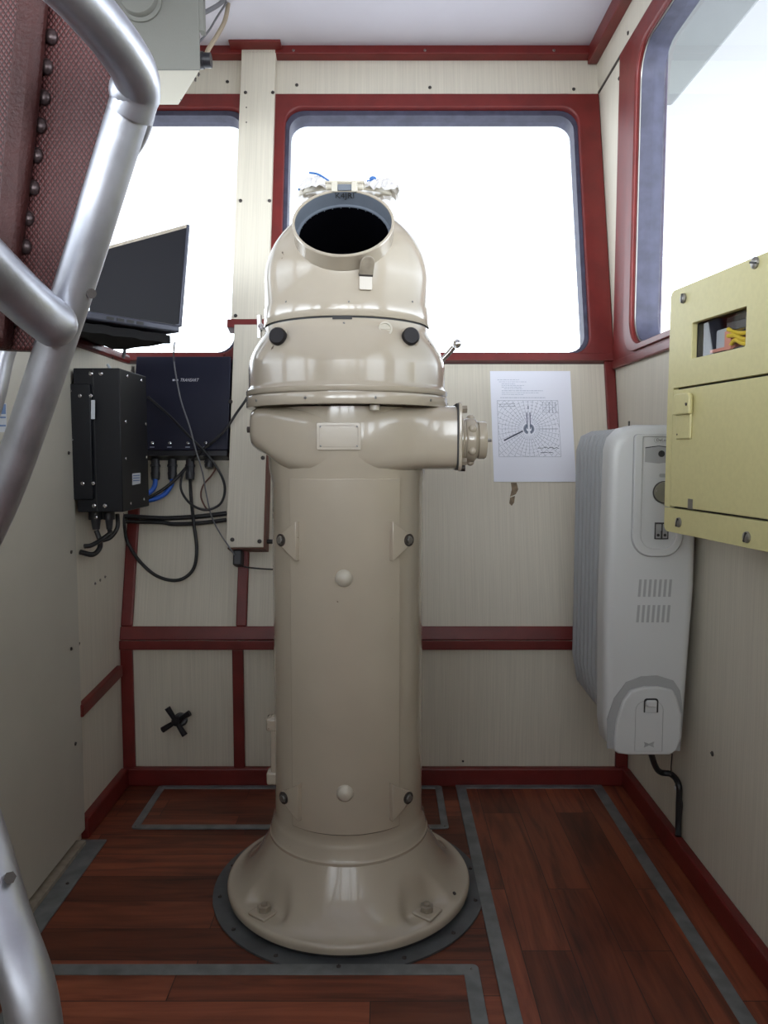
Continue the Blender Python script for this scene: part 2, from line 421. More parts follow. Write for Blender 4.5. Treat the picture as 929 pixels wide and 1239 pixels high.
sidewall('wall_left', XF, -1, wl, YB, YC + .05)  # out-of-view far-left wall and its windows, invented to let daylight in
def swindow(n, x, s, y0, y1, z0=1.15, z1=1.885, yo1=None):
    e = bpy.data.objects.new('window_%d' % n, None); C.objects.link(e); e['kind'] = 'structure'; BASES[e.name] = M.Identity(4)
    m = basis((x, 0, 0), (0, 1, 0), (0, 0, 1), (-s, 0, 0))
    if s < 0: m = basis((x, 0, 0), (0, 1, 0), (0, 0, 1), (1, 0, 0))
    bm = B(); ringprism(bm, rrect(y0 - fm - .01, (yo1 or y1 + fm + .01), z0 - .022, z1 + .068, .001), rrect(y0, y1, z0, z1, .075), m, -TH, .008)
    ringprism(bm, rrect(y0 - .035, y1 + .055, z0 - .015, z1 + .035, .08), rrect(y0, y1, z0, z1, .075), m, .006, .016)
    obj('window_frame', bm, G['red_trim'], e, bevel=.004)
    bm = B(); ringprism(bm, rrect(y0 - .002, y1 + .002, z0 - .002, z1 + .002, .076), rrect(y0 + .006, y1 - .004, z0 + .006, z1 - .006, .07), m, -.055, 0)
    obj('window_seal', bm, G['reveal'], e, label='blue-grey window rubber and reveal')
    bm = B(); ringprism(bm, rrect(y0 - .003, y1 + .003, z0 - .003, z1 + .003, .077), rrect(y0 + .004, y1 - .003, z0 + .004, z1 - .004, .072), m, -.002, .003)
    obj('window_seal', bm, G['screw_steel'], e)
    bm = B(); prism(bm, rrect(y0 + .002, y1 - .002, z0 + .002, z1 - .002, .07), m, -.033, -.028)
    obj('glass_pane', bm, G['glass'], e, smooth=0)
swindow(3, XR, 1, *wr[0], yo1=2.175); swindow(4, XR, 1, *wr[1]); swindow(5, XR, 1, *wr[2])
swindow(6, XF, -1, *wl[0]); swindow(7, XF, -1, *wl[1]); swindow(8, XF, -1, *wl[2])
# outer corner post seen through the right window
bm = B(); box(bm, XR + TH, XR + .10, 2.10, 2.22, 1.0, 2.045); struct('trim_2', bm, G['reveal'], smooth=0, bevel=.004)
# unseen rear wall with window openings, invented to light the room
rw = [(-1.45, -.55), (-.42, .10), (.20, .54)]
bm = B(); box(bm, XF, XR, YB - TH, YB, 0, 1.05); box(bm, XF, XR, YB - TH, YB, 1.94, ZC)
xs = XF
for p, q in rw: box(bm, xs, p, YB - TH, YB, 1.05, 1.94); xs = q
box(bm, xs, XR, YB - TH, YB, 1.05, 1.94)
struct('wall_back', bm, G['cream_laminate'], smooth=0)

# trims on the front wall
def ftrim(name, x0, x1, z0, z1, t=.014, off=0):
    bm = B(); frontpiece(bm, x0, x1, z0, z1, t, t + off); return struct(name, bm, G['red_trim'], smooth=0, bevel=.003)
def zf(py, px=420): return FW(px, py).z
z_rail0, z_rail1 = zf(783), zf(758)
tn = 3
def T(x0, x1, z0, z1, t=.014, off=0):
    global tn
    o = ftrim('trim_%d' % tn, x0, x1, z0, z1, t, off); tn += 1; return o
T(XL, XR, z_rail1 - .0345, z_rail1, .015); T(XL, XR, z_rail0 - .003, z_rail1 - .036, .019)
tt = T(-.427, XR, 2.065, 2.0995, .03)
for px in (355, 514, 670): screw(tt, FW(px, 61, .031), FN, 'steel')
T(XF, -.427, 2.065, 2.0995, .03)
T(-.397, -.368, .046, z_rail0 - .003); T(-.388, -.360, z_rail1, .63)
xc = XR
T(XR - .034, XR - .001, .046, z_rail0, .012); T(XR - .030, XR - .001, z_rail1, 1.13, .012)
T(XL, XL + .032, .046, z_rail0 - .003, .012)
o = T(XL, XL + .030, z_rail1, .80, .012)
# sills
T(-.325, XR, 1.128, 1.150, .022); T(XF, -.445, 1.128, 1.150, .022)
bm = B(); box(bm, XL, XR, YW - .02, YW, 0, .048); struct('baseboard_front', bm, G['red_trim'], smooth=0, bevel=.004)
bm = B(); box(bm, XR - .02, XR, -1.2, YW - .02, 0, .050); struct('baseboard_right', bm, G['red_trim'], smooth=0, bevel=.004)
bm = B(); box(bm, XR - .014, XR, -1.2, 2.16, 1.108, 1.130); ts = struct('trim_%d' % tn, bm, G['red_trim'], smooth=0, bevel=.003); tn += 1
bm = B(); box(bm, XR - .03, XR, YB, YC - .02, 2.05, 2.099); tr = struct('trim_%d' % tn, bm, G['red_trim'], smooth=0, bevel=.003); tn += 1
# dark joint line above the right window
bm = B(); box(bm, XR - .004, XR, YB, 2.40, 1.952, 1.958); struct('trim_%d' % tn, bm, G['screw_dark'], smooth=0); tn += 1
# wall pillar between the windows, upper cover
pu = B(); frontpiece(pu, -.428, -.325, zf(395, 300), 2.085, .03, .03); pil = struct('trim_%d' % tn, pu, G['cream_front'], smooth=0, bevel=.002); tn += 1
for (px, py) in ((297, 112), (330, 112), (291, 243), (326, 243), (285, 382)): screw(pil, FW(px, py, .031), FN)
for (px, py) in ((298, 130), (298, 148)): screw(pil, FW(px, py, .031), FN, s=.4)
pc = B(); frontpiece(pc, -.462, -.308, 2.078, 2.099, .062, .062); o = struct('trim_%d' % tn, pc, G['red_trim'], smooth=0, bevel=.002); tn += 1
screw(o, FW(297, 46, .063), FN, 'steel')
pb = B(); frontpiece(pb, -.436, -.330, zf(404, 300), zf(394, 300), .045, .045); struct('trim_%d' % tn, pb, G['red_trim'], smooth=0, bevel=.002); tn += 1
# screws on wall panels
for (px, py) in ((359, 103), (520, 106), (694, 108), (275, 99)): screw(wall_front, FW(px, py), FN)
for (px, py) in ((560, 921),): screw(wall_front, FW(px, py), FN, s=.6)
def scr_r(px, py, par, s=1): screw(par, onX(px, py, XR - .0005), (-1, 0, 0), 'dark', s=s)
for (px, py) in ((760, 40), (749, 95), (747, 256), (745, 402), (862, 912)): scr_r(px, py, wall_right)
# remnants of tape under the paper
bm = B()
for poly in (((618, 584), (625, 584), (627, 592), (624, 598), (617, 601), (619, 592)), ((617, 602), (623, 600), (622, 608), (619, 612), (616, 609))):
    vs = [bm.verts.new(FW(x, y, .0006)) for x, y in poly]; bm.faces.new(vs)
obj('stain', bm, G['brown_stain'], wall_front, smooth=0, world=False, label='brown remnant of old tape')

# low partition on the left
bm = B(); box(bm, XL - .05, XL, 1.20, 2.02, 0, 1.115); pw = struct('wall_partition', bm, G['cream_side'], smooth=0)
hexa_b = B(); box(hexa_b, XL - .05, XL, 2.02, 2.15, .4, 1.115); struct('wall_partition_end', hexa_b, G['cream_laminate'], smooth=0)
for (px, py) in ((127, 698), (115, 706), (121, 702), (95, 779), (83, 548), (86, 668), (86, 785), (91, 900)):
    screw(pw, onX(px, py, XL + (.001 if px > 93 else .0115)), (1, 0, 0), 'dark' if px < 100 else 'steel', s=.8)
bm = B(); box(bm, XL - .05, XL + .018, 1.69, YW - .02, 0, .050); struct('baseboard_left', bm, G['red_trim'], smooth=0, bevel=.004)
bm = B(); a = onX(138, 812, XL); b_ = onX(92, 862, XL)
hexa(bm, [V((XL, b_.y, b_.z - .012)), V((XL + .016, b_.y, b_.z - .012)), V((XL + .016, a.y + .02, a.z - .018)), V((XL, a.y + .02, a.z - .018)),
          V((XL, b_.y, b_.z + .016)), V((XL + .016, b_.y, b_.z + .016)), V((XL + .016, a.y + .02, a.z + .010)), V((XL, a.y + .02, a.z + .010))])
struct('trim_%d' % tn, bm, G['red_trim'], smooth=0, bevel=.003); tn += 1
bm = B(); box(bm, XL - .34, XL + .008, .3, 2.10, 1.115, 1.140); led = struct('trim_%d' % tn, bm, G['red_trim'], smooth=0, bevel=.008); tn += 1
screw(led, onX(136, 433, XL + .009), (1, 0, 0), s=.7)
# cabinet body under the ledge so that it carries what stands there
bm = B(); box(bm, XL - .34, XL - .32, .3, 2.02, 0, 1.115); struct('wall_partition_far', bm, G['cream_laminate'], smooth=0)
# door panel
bm = B(); box(bm, XL - .03, XL + .010, .25, 1.69, .022, 1.112)
d1 = struct('door_1', bm, G['door_paint'], smooth=0, bevel=.003)
bm = B()
P0 = V((XL + .0108, 0, 0))
def onD(px, py): return hit(px, py, P0, V((1, 0, 0)))
def dquad(bm, x0, x1, y0, y1):
    bm.faces.new([bm.verts.new(onD(*p)) for p in ((x0, y0), (x1, y0), (x1, y1), (x0, y1))])
dquad(bm, -40, 8, 488, 523); obj('sticker', bm, G['label_white'], d1, smooth=0, world=False, label='white sticker with dark blue pictogram')
P0 = V((XL + .0112, 0, 0)); bm = B(); dquad(bm, -40, 7, 489, 501); dquad(bm, -40, 7, 504, 506); dquad(bm, -40, 7, 514, 516)
obj('sticker_print', bm, G['label_blue'], d1, smooth=0, world=False)
bm = B(); box(bm, XL + .002, XL + .062, .5, 1.68, 0, .004); th = struct('trim_%d' % tn, bm, G['grey_strip'], smooth=0, bevel=.0015); tn += 1
bm = B(); box(bm, XL, XL + .022, .5, 1.66, .004, .012); struct('trim_%d' % tn, bm, G['dirty_beige'], smooth=0); tn += 1
for y in (1.1, 1.3, 1.5): screw(th, (XL + .046, y, .004), (0, 0, 1), 'dark', s=.7)

# ------------------------------------------------------------------ floor hatches
def strip(bm, poly, z0=0.0008, z1=.0038):
    a = [bm.verts.new(V((x, y, z0))) for x, y in poly]; b = [bm.verts.new(V((x, y, z1))) for x, y in poly]
    bm.faces.new(a); bm.faces.new(b)
    for i in range(len(poly)): j = (i + 1) % len(poly); bm.faces.new((a[i], a[j], b[j], b[i]))
def fl(px, py): p = onZ(px, py, .0035); return (p.x, p.y)
def hatch(label, x0, x1, y0, y1, w, sides, pm, rad=.01):
    t = thing('floor_hatch', label, 'floor hatch', ((x0 + x1) / 2, (y0 + y1) / 2, 0))
    bm = B(); box(bm, x0 + w, x1 - w, y0 + w, y1 - w, .0002, .0022); obj('hatch_panel', bm, pm, t, smooth=0)
    bm = B(); ringprism(bm, rrect(x0, x1, y0, y1, rad), rrect(x0 + w, x1 - w, y0 + w, y1 - w, .001), M.Identity(4), .0004, .0042)
    obj('metal_edging', bm, G['grey_strip'], t, smooth=0, bevel=.0008)
    for x in (x0 + w / 2, x1 - w / 2):
        for y in (y0 + w / 2, y1 - w / 2): screw(t, (x, y, .0042), (0, 0, 1), 'steel', s=.5)
    return t
a = onZ(158, 1004, 0); b = onZ(185, 952, 0); c = onZ(543, 1003, 0)
hatch('small floor hatch with grey metal edging behind the column, by the front wall', a.x, c.x, a.y, b.y, .018, '', G['planks_across'])
a = onZ(553, 950, 0); b = onZ(728, 955, 0); c = onZ(632, 1239, 0); e = onZ(918, 1239, 0)
hatch('long floor hatch with grey metal edging along the right wall', (a.x + onZ(608, 1239, 0).x) / 2, (b.x + e.x) / 2, .35, a.y, .026, '', G['planks_along'])
a = onZ(300, 1169, 0); b = onZ(578, 1169, 0)
hatch('wide floor hatch with grey metal edging in front of the column', -.60, b.x, .30, a.y, .026, '', G['planks_across'])

# ------------------------------------------------------------------ binnacle
BX, BY = -.071, 1.505
# mounting disc on the floor
bm = B(); lathe(bm, [(0, .0002), (.272, .0002), (.272, .004), (0, .004)], M.Translation((BX, BY, 0)), 96)
disc = tag(obj('floor_plate', bm, G['disc_metal'], smooth=30), 'round dark grey metal plate on the floor under the beige compass column', 'metal plate')
for k in range(14): an = 2 * PI * k / 14 + .2; screw(disc, (BX + .258 * math.cos(an), BY + .258 * math.sin(an), .004), (0, 0, 1), 'dark', s=.8)

bn = thing('binnacle', 'tall beige glossy compass column with hooded round opening, standing on the floor', 'compass binnacle', (BX, BY, .004))
L0 = M.Translation((BX, BY, 0))
def sstep(a, b, x): t = max(0, min(1, (x - a) / (b - a))); return t * t * (3 - 2 * t)
# base
bm = B(); lathe(bm, [(0, .0042), (.236, .0042), (.236, .014), (0, .014)], L0, 96); obj('base_gasket', bm, G['rubber'], bn)
bm = B(); NT = 192; rows = []
prof = []
for i in range(25):
    t = i / 24; r = .157 + (.240 - .157) * t
    z = .030 + (.128 - .030) * (1 - t) ** 1.9
    prof.append((r, z))
prof += [(.243, .027), (.244, .022), (.243, .014)]
for (r, z) in prof:
    row = []
    for k in range(NT):
        an = 2 * PI * k / NT
        da = (an - PI / 4 + PI / 4) % (PI / 2) - PI / 4
        lat = abs(r * math.sin(da)); 
        half = .012 + .030 * sstep(.165, .215, r)
        mk = (1 - sstep(half, half + .022, lat)) * sstep(.172, .205, r)
        zz = z + (min(z, .0325) - z) * mk if z > .0325 else z
        row.append(bm.verts.new(L0 @ V((r * math.cos(an), r * math.sin(an), zz))))
    rows.append(row)
for A, D in zip(rows, rows[1:]):
    for k in range(NT): bm.faces.new((A[k], A[(k + 1) % NT], D[(k + 1) % NT], D[k]))
bm.faces.new(rows[-1]); bm.faces.new(rows[0])
base = obj('base', bm, G['beige_gloss'], bn, smooth=50)
for k in range(4):
    an = PI / 4 + k * PI / 2; c = V((BX + .212 * math.cos(an), BY + .212 * math.sin(an), .032))
    m = M.Translation(c) @ M.Rotation(an + .15, 4, 'Z')
    bm = B(); box(bm, -.021, .021, -.021, .021, 0, .005, mat=m); o = obj('washer_plate', bm, G['beige_gloss'], base, bevel=.002)
    bm = B(); prism(bm, [(.013 * math.cos(PI * i / 3), .013 * math.sin(PI * i / 3)) for i in range(6)], m, .005, .016)
    lathe(bm, [(.006, .016), (.006, .021), (0, .022)], m, 12); obj('bolt', bm, G['dirty_beige'], base, bevel=.0015)
screw(base, (BX + .205, BY - .10, .04), (.5, -.4, 1), 'dark', s=.7)
# column
bm = B(); lathe(bm, [(0, .12), (.158, .12), (.1585, .124), (.1585, .130), (.155, .134), (.1535, .152), (.1500, .158), (.1485, .164), (.147, .17), (.147, .82), (.152, .85), (.152, .96), (0, .96)], L0, 96)
col = obj('column', bm, G['beige_gloss'], bn)
def cylstrip(bm, cols, r0, r1):   # cols: (theta, zlo, zhi); theta measured from the front
    def P(r, th, z): return L0 @ V((r * math.sin(th), -r * math.cos(th), z))
    vs = [[bm.verts.new(P(*q)) for q in ((r0, th, a), (r1, th, a), (r1, th, b), (r0, th, b))] for th, a, b in cols]
    for A, D in zip(vs, vs[1:]):
        for i in range(4): j = (i + 1) % 4; bm.faces.new((A[i], A[j], D[j], D[i]))
    bm.faces.new(vs[0]); bm.faces.new(vs[-1])
bm = B(); cylstrip(bm, [(R(-41 + 82 * i / 32), .182, .832) for i in range(33)], .1455, .1535)
dp = obj('access_panel', bm, G['beige_gloss'], bn, label='curved front access panel', bevel=.0012)
bm = B(); cylstrip(bm, [(R(-42.2 + 84.4 * i / 32), .1788, .8375) for i in range(33)], .1465, .1478); obj('panel_gap', bm, G['slot_dark'], col)
for s in (-1, 1):
    for zc_ in (.720, .236):
        cols = []
        thb, thw = 45, 32
        for i in range(15):
            d = thb + 4.6 - (thb + 4.6 - thw) * i / 14
            if d > thb: hgt = .0125 * math.sqrt(max(0, 1 - ((d - thb) / 4.8) ** 2)) + .0006
            else: hgt = .0125 + (.036 - .0125) * (thb - d) / (thb - thw)
            cols.append((s * R(d), zc_ - hgt, zc_ + hgt))
        bm = B(); cylstrip(bm, cols, .147, .1640)
        lug = obj('lug', bm, G['beige_gloss'], bn, smooth=25, bevel=.0015)
        th = s * R(thb); n = V((math.sin(th), -math.cos(th), 0)); p = V((BX, BY, zc_)) + n * .1640
        bm = B(); lathe(bm, [(.0115, -.003), (.0115, .002), (.008, .002), (.008, -.001)], frm(p, n), 24); obj('washer', bm, G['screw_dark'], lug)
        bm = B(); prism(bm, [(.0072 * math.cos(PI * i / 3), .0072 * math.sin(PI * i / 3)) for i in range(6)], frm(p, n), -.002, .005); obj('bolt', bm, G['screw_steel'], lug, bevel=.001)
for zc_ in (.656, .262):
    p = V((BX, BY - .150, zc_)); bm = B(); lathe(bm, [(.016, -.002), (.0155, .005), (.011, .011), (.004, .0135), (0, .014)], frm(p, (0, -1, 0)), 24)
    obj('button', bm, G['beige_white'], dp)
for zc_ in (.345, .236):
    bm = B(); box(bm, BX - .161, BX - .14, BY - .035, BY - .005, zc_ - .013, zc_ + .013); obj('hinge', bm, G['beige_gloss'], bn, bevel=.004)
bm = B(); box(bm, BX - .153, BX - .14, BY - .032, BY - .01, .236, .36); obj('hinge_bar', bm, G['beige_gloss'], bn, bevel=.003)
# transverse housing: loft along x of super-ellipse sections
secs = [(-.181, .030, .912, .936), (-.180, .060, .896, .950), (-.176, .080, .888, .960), (-.165, .096, .880, .966), (-.145, .108, .872, .966), (-.125, .120, .856, .966), (-.10, .134, .842, .966), (-.06, .147, .834, .966), (0, .1525, .832, .966), (.06, .147, .834, .966), (.10, .134, .840, .966), (.125, .122, .844, .966), (.15, .116, .846, .966), (.18, .114, .846, .966), (.204, .114, .846, .966)]
bm = B(); rings = []
for (x, hy, z0, z1) in secs:
    ring = []
    for k in range(48):
        a = 2 * PI * k / 48; e = .40 if x > -.15 else .60
        cx_ = math.copysign(abs(math.cos(a)) ** e, math.cos(a)); sx_ = math.copysign(abs(math.sin(a)) ** e, math.sin(a))
        ring.append(bm.verts.new(V((BX + x, BY + hy * cx_, (z0 + z1) / 2 + (z1 - z0) / 2 * sx_))))
    rings.append(ring)
for A, D in zip(rings, rings[1:]):
    for k in range(48): bm.faces.new((A[k], A[(k + 1) % 48], D[(k + 1) % 48], D[k]))
bm.faces.new(rings[0]); bm.faces.new(rings[-1])
hs = obj('housing', bm, G['beige_gloss'], bn, smooth=60)
# fillets under the housing
def YZplate(bm, x0, x1, hy, z0, z1, r, cy=BY):
    prism(bm, rrect(cy - hy, cy + hy, z0, z1, r), basis((x0, 0, 0), (0, 1, 0), (0, 0, 1), (1, 0, 0)), 0, x1 - x0)
bm = B(); YZplate(bm, BX + .203, BX + .206, .115, .846, .968, .02); obj('gasket', bm, G['slot_dark'], hs)
bm = B(); YZplate(bm, BX + .206, BX + .212, .116, .845, .970, .02); ep = obj('end_plate', bm, G['beige_gloss'], bn, bevel=.0015)
zk = .902; kx = BX + .212; ky = BY - .03
AX = M.Translation((kx, ky, zk)) @ M.Rotation(PI / 2, 4, 'Y')
bm = B(); lathe(bm, [(0, 0), (.050, 0), (.050, .007), (.040, .010), (.040, .014), (0, .014)], AX, 48); hb = obj('bearing_housing', bm, G['beige_gloss'], bn, bevel=.001)
bm = B(); lathe(bm, [(0, .012), (.041, .014), (.043, .018), (.042, .030), (.036, .036), (.033, .038), (0, .038)], AX, 48)
for k in range(6):
    a = 2 * PI * k / 6; ball(bm, AX @ V((.041 * math.cos(a), .041 * math.sin(a), .024)), .008, 10)
kn = obj('adjusting_knob', bm, G['beige_gloss'], bn)
bm = B(); lathe(bm, [(0, .036), (.036, .038), (.036, .050), (.034, .053), (0, .053)], AX, 48); obj('knob_cap', bm, G['beige_gloss'], kn)
bm = B(); lathe(bm, [(.003, .05), (.003, .064), (0, .065)], AX, 12); obj('pin', bm, G['screw_steel'], kn)
for (dy, dz) in ((-.095, .05), (-.095, -.045), (.095, .05), (.095, -.045)):
    bm = B(); cyl(bm, (kx, BY + dy, .907 + dz), (kx + .010, BY + dy, .907 + dz), .0075, 6); obj('bolt', bm, G['dirty_beige'], ep)
bm = B(); cyl(bm, (kx, ky - .02, zk - .052), (kx + .012, ky - .02, zk - .052), .007, 12); obj('bolt', bm, G['screw_dark'], ep)
# name plate
m = basis((BX - .008, BY - .1528, .907), (1, 0, 0), (0, 0, 1), (0, -1, 0))
bm = B(); prism(bm, rrect(-.039, .039, -.024, .024, .003), m, 0, .002); pl = obj('name_plate', bm, G['beige_gloss'], hs, bevel=.0006)
bm = B(); ringprism(bm, rrect(-.034, .034, -.019, .019, .002), rrect(-.033, .033, -.018, .018, .002), m, .002, .0026); obj('plate_border', bm, G['dirty_beige'], hs, smooth=0)
for sx in (-1, 1):
    for sy in (-1, 1): screw(hs, m @ V((sx * .032, sy * .017, .002)), (0, -1, 0), 'steel', s=.42)
bm = B(); cyl(bm, (BX + .055, BY - .158, .951), (BX + .055, BY - .158, .962), .009, 16); obj('drain_plug', bm, G['beige_white'], bn, bevel=.002)
bm = B(); cyl(bm, (BX - .190, BY - .03, .922), (BX - .176, BY - .03, .922), .006, 10); obj('bolt', bm, G['screw_dark'], hs)
# bowl
bm = B(); lathe(bm, [(0, .962), (.1925, .962), (.1935, .964), (.1935, .980), (.1925, .982), (.186, .982), (.186, .984), (0, .984)], L0, 96)
fr = obj('bowl_flange', bm, G['beige_gloss'], bn)
for k in range(10): an = R(-90 + 17 + 36 * k); n = V((math.cos(an), math.sin(an), 0)); screw(fr, V((BX, BY, .972)) + n * .1935, n, 'steel', s=.6)
bm = B(); lathe(bm, [(0, .984), (.1915, .984), (.1935, .987), (.1935, .993), (.190, .997), (.1885, 1.002), (.1885, 1.035), (.1865, 1.047), (.1825, 1.060), (.176, 1.074), (.168, 1.087), (.1615, 1.096), (.158, 1.102), (.1565, 1.111), (0, 1.111)], L0, 96)
bw = obj('bowl', bm, G['beige_gloss'], bn)
bm = B(); lathe(bm, [(0, 1.110), (.1545, 1.110), (.1545, 1.1145), (0, 1.1145)], L0, 96); obj('seam', bm, G['slot_dark'], bn)
bm = B(); box(bm, BX - .018, BX + .016, BY - .158, BY - .15, 1.108, 1.114); obj('notch', bm, G['slot_dark'], bw)
def lp(px, py, r):        # point on cylinder of radius r round the axis, seen at this pixel
    d = ray(px, py); o = O0 - V((BX, BY, 0)); a = d.x ** 2 + d.y ** 2; b = 2 * (o.x * d.x + o.y * d.y); c = o.x ** 2 + o.y ** 2 - r * r
    t = (-b - math.sqrt(b * b - 4 * a * c)) / (2 * a); return O0 + d * t
for px in (340, 494):
    p = lp(px, 410, .166); n = V((p.x - BX, p.y - BY, 0)).normalized(); ax = (n * .35 + V((0, -1, .12))).normalized()
    bm = B(); lathe(bm, [(.019, -.035), (.019, .006), (.0155, .009), (0, .009)], frm(p, ax), 24); obj('boss', bm, G['beige_gloss'], bw)
    bm = B(); lathe(bm, [(.0145, .006), (.0155, .012), (.0155, .022), (.013, .026), (0, .026)], frm(p, ax), 24); obj('knob', bm, G['knob_black'], bn, label='small black knob')
p = lp(466, 398, .163); bm = B(); lathe(bm, [(.0125, -.012), (.0125, .003), (.0095, .003), (.0095, .001), (0, .001)], frm(p, (.3, -1, .25)), 24); box(bm, -.008, .008, -.001, .001, .001, .002, mat=frm(p, (.3, -1, .25))); obj('plug', bm, G['beige_white'], bw)
screw(bw, lp(416, 391, .158), (0, -1, .2), 'steel', s=.5)
# lever
a = atz(534, 436, 1.50); b = atz(549, 420, 1.49)
bm = B(); tube(bm, [a + V((-.03, .0, -.015)), a, b], .0055, 10, 2); ball(bm, atz(553, 416, 1.49), .0085); obj('lever', bm, G['chrome'], bn, label='short chrome lever with ball end')
# hinge on the left of the hood
bm = B(); c = V((BX - .163, BY - .01, 1.118)); cyl(bm, c + V((0, -.012, 0)), c + V((0, .012, 0)), .006, 12); cyl(bm, c + V((-.004, 0, -.02)), c + V((-.004, 0, .022)), .0045, 10); obj('wing_bolt', bm, G['chrome'], bn)
# hood: dome with cut for the tube
TA = R(36); LIP = V((BX, BY - .130, 1.2794)); AXD = V((0, -math.cos(TA), math.sin(TA)))
RO = .0886
bm = B()
prof = [(.1575, 1.1145), (.1585, 1.116), (.1585, 1.146), (.1565, 1.149), (.1565, 1.20)]
for i in range(1, 25):
    a = PI / 2 * i / 24; prof.append((.1565 * math.cos(a), 1.20 + .142 * math.sin(a)))
prof[-1] = (0, 1.342)
lathe(bm, prof, L0, 128)
me_ = bpy.data.meshes.new('hood'); bmesh.ops.recalc_face_normals(bm, faces=bm.faces); bm.to_mesh(me_); bm.free(); oh = bpy.data.objects.new('tmp_hood', me_); C.objects.link(oh)
sd = oh.modifiers.new('solid', 'SOLIDIFY'); sd.thickness = .002; sd.offset = -1
bc = B(); lathe(bc, [(0, -.17), (RO - .001, -.17), (RO - .001, .10), (0, .10)], frm(LIP, AXD), 96); bmesh.ops.recalc_face_normals(bc, faces=bc.faces)
mc_ = bpy.data.meshes.new('cut'); bc.to_mesh(mc_); bc.free(); oc = bpy.data.objects.new('tmp_cut', mc_); C.objects.link(oc)
bo = oh.modifiers.new('cut', 'BOOLEAN'); bo.operation = 'DIFFERENCE'; bo.object = oc; bo.solver = 'EXACT'
dg = bpy.context.evaluated_depsgraph_get(); mh = bpy.data.meshes.new_from_object(oh.evaluated_get(dg))
bpy.data.objects.remove(oh); bpy.data.objects.remove(oc)
bm = B(); bm.from_mesh(mh); bpy.data.meshes.remove(mh)
hood = obj('hood', bm, [G['beige_gloss']], bn, smooth=45)
for px in (346, 422, 499): screw(hood, lp(px, 365, .1587), (0, -1, 0), 'steel', s=.4)
m = frm(LIP, AXD)
bm = B(); lathe(bm, [(RO, -.13), (RO, -.003), (RO + .001, -.001), (RO, .001), (RO - .004, .001), (RO - .0045, -.001)], m, 96); tb = obj('viewing_tube', bm, G['beige_gloss'], bn, smooth=50)
bm = B(); lathe(bm, [(RO - .0045, -.001), (RO - .005, -.027), (RO - .009, -.028), (RO - .009, -.032)], m, 96); obj('tube_lining', bm, G['hood_inner'], bn, label='blue-grey lining inside the round opening')
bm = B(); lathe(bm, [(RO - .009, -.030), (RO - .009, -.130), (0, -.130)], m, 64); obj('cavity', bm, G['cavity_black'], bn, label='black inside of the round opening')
# dark marks on the upper lining
text('lining_mark', 'K4JRI', .016, G['slot_dark'], frm(LIP, AXD) @ M.Translation((0, RO - .0062, -.013)) @ M.Rotation(PI / 2, 4, 'X'), tb, align='CENTER')
# latch under the opening
p = lp(443, 325, .153); d = (LIP - AXD * .0) 
lt = V((BX + .030, 0, 0))
pB = lp(442, 342, .158); nr = V((pB.x - BX, pB.y - BY, 0)).normalized(); xx = V((-nr.y, nr.x, 0))
mb = basis(pB, xx, (0, 0, 1), nr)
bm = B(); prism(bm, rrect(-.0115, .0115, -.013, .013, .003), mb, -.002, .0035); la = obj('latch', bm, G['beige_gloss'], hood, bevel=.001)
tu = (V((0, 0, .78)) + nr * .62).normalized(); tn_ = xx.cross(tu); tn_ = tn_ if tn_.y < 0 else -tn_
mt = basis(pB + V((0, 0, .013)) + nr * .003, xx, tu, tn_)
bm = B(); prism(bm, rrect(-.0125, .0125, .0, .034, [.002, .002, .012, .012]), mt, -.001, .003); obj('latch_tab', bm, G['dirty_beige'], hood, bevel=.0012)
bm = B(); cyl(bm, mb @ V((-.012, .013, .003)), mb @ V((.012, .013, .003)), .0035, 10); obj('latch_pin', bm, G['screw_dark'], hood)
# open lid behind the lip, seen nearly edge on
top = LIP + (m.to_3x3() @ V((0, RO, 0)))
ld = V((0, math.cos(R(6)), math.sin(R(6)))); ln = V((0, -ld.z, ld.y))
mc = basis(top + ld * .100 + V((0, .008, .004)), (1, 0, 0), ld, ln)
bm = B(); lathe(bm, [(0, 0), (.096, 0), (.098, .002), (.098, .009), (.096, .011), (0, .012)], mc, 64); lid = obj('lid', bm, G['beige_white'], bn, label='round lid, hinged open behind the opening')
bm = B()
for sx in (-1, 1): box(bm, sx * .018 - .0055, sx * .018 + .0055, -.012, .012, -.006, .014, mat=M.Translation(top + V((0, .004, 0))))
cyl(bm, top + V((-.034, .004, .006)), top + V((.034, .004, .006)), .006, 14)
obj('hinge', bm, G['beige_white'], bn, bevel=.002)
bm = B(); box(bm, -.0125, .0125, -.010, .004, -.003, .008, mat=M.Translation(top + V((0, .004, 0)))); obj('hinge_block', bm, G['hood_inner'], bn, bevel=.001)
bm = B(); box(bm, -.036, .036, -.004, .012, .012, .0165, mat=M.Translation(top + V((0, .004, 0)))); obj('hinge_strap', bm, G['beige_white'], bn, bevel=.002)
# crumpled film under the lid ends
def crumple(px, py, wpx, hpx, seed, blue):
    random.seed(seed); p = atz(px, py, 1.42); k = 1.42 / FPX
    t = thing('plastic_wrap', ('crumpled clear plastic wrap on the left of the open lid, with a dark blue edge' if blue else 'crumpled clear plastic wrap on the right of the open lid, with blue tape'), 'plastic wrap', p, 'plastic wrap on the open lid')
    bm = B(); bmesh.ops.create_grid(bm, x_segments=12, y_segments=7, size=1)
    for v in bm.verts:
        x, y = v.co.x, v.co.y
        v.co = V((x * wpx * k * .5 + random.uniform(-.002, .002), y * .03 + random.uniform(-.003, .003), hpx * k * (.95 * (1 - x * x * .5) * (1 - abs(y) ** 1.5)) + random.uniform(-.0045, .0045) - .012))
    o = obj('wrap', bm, G['plastic_film'], t, smooth=0, world=False)
    sd = o.modifiers.new('s', 'SOLIDIFY'); sd.thickness = .0008
    return t, p, k
t, p, k = crumple(382, 225, 36, 20, 3, True)
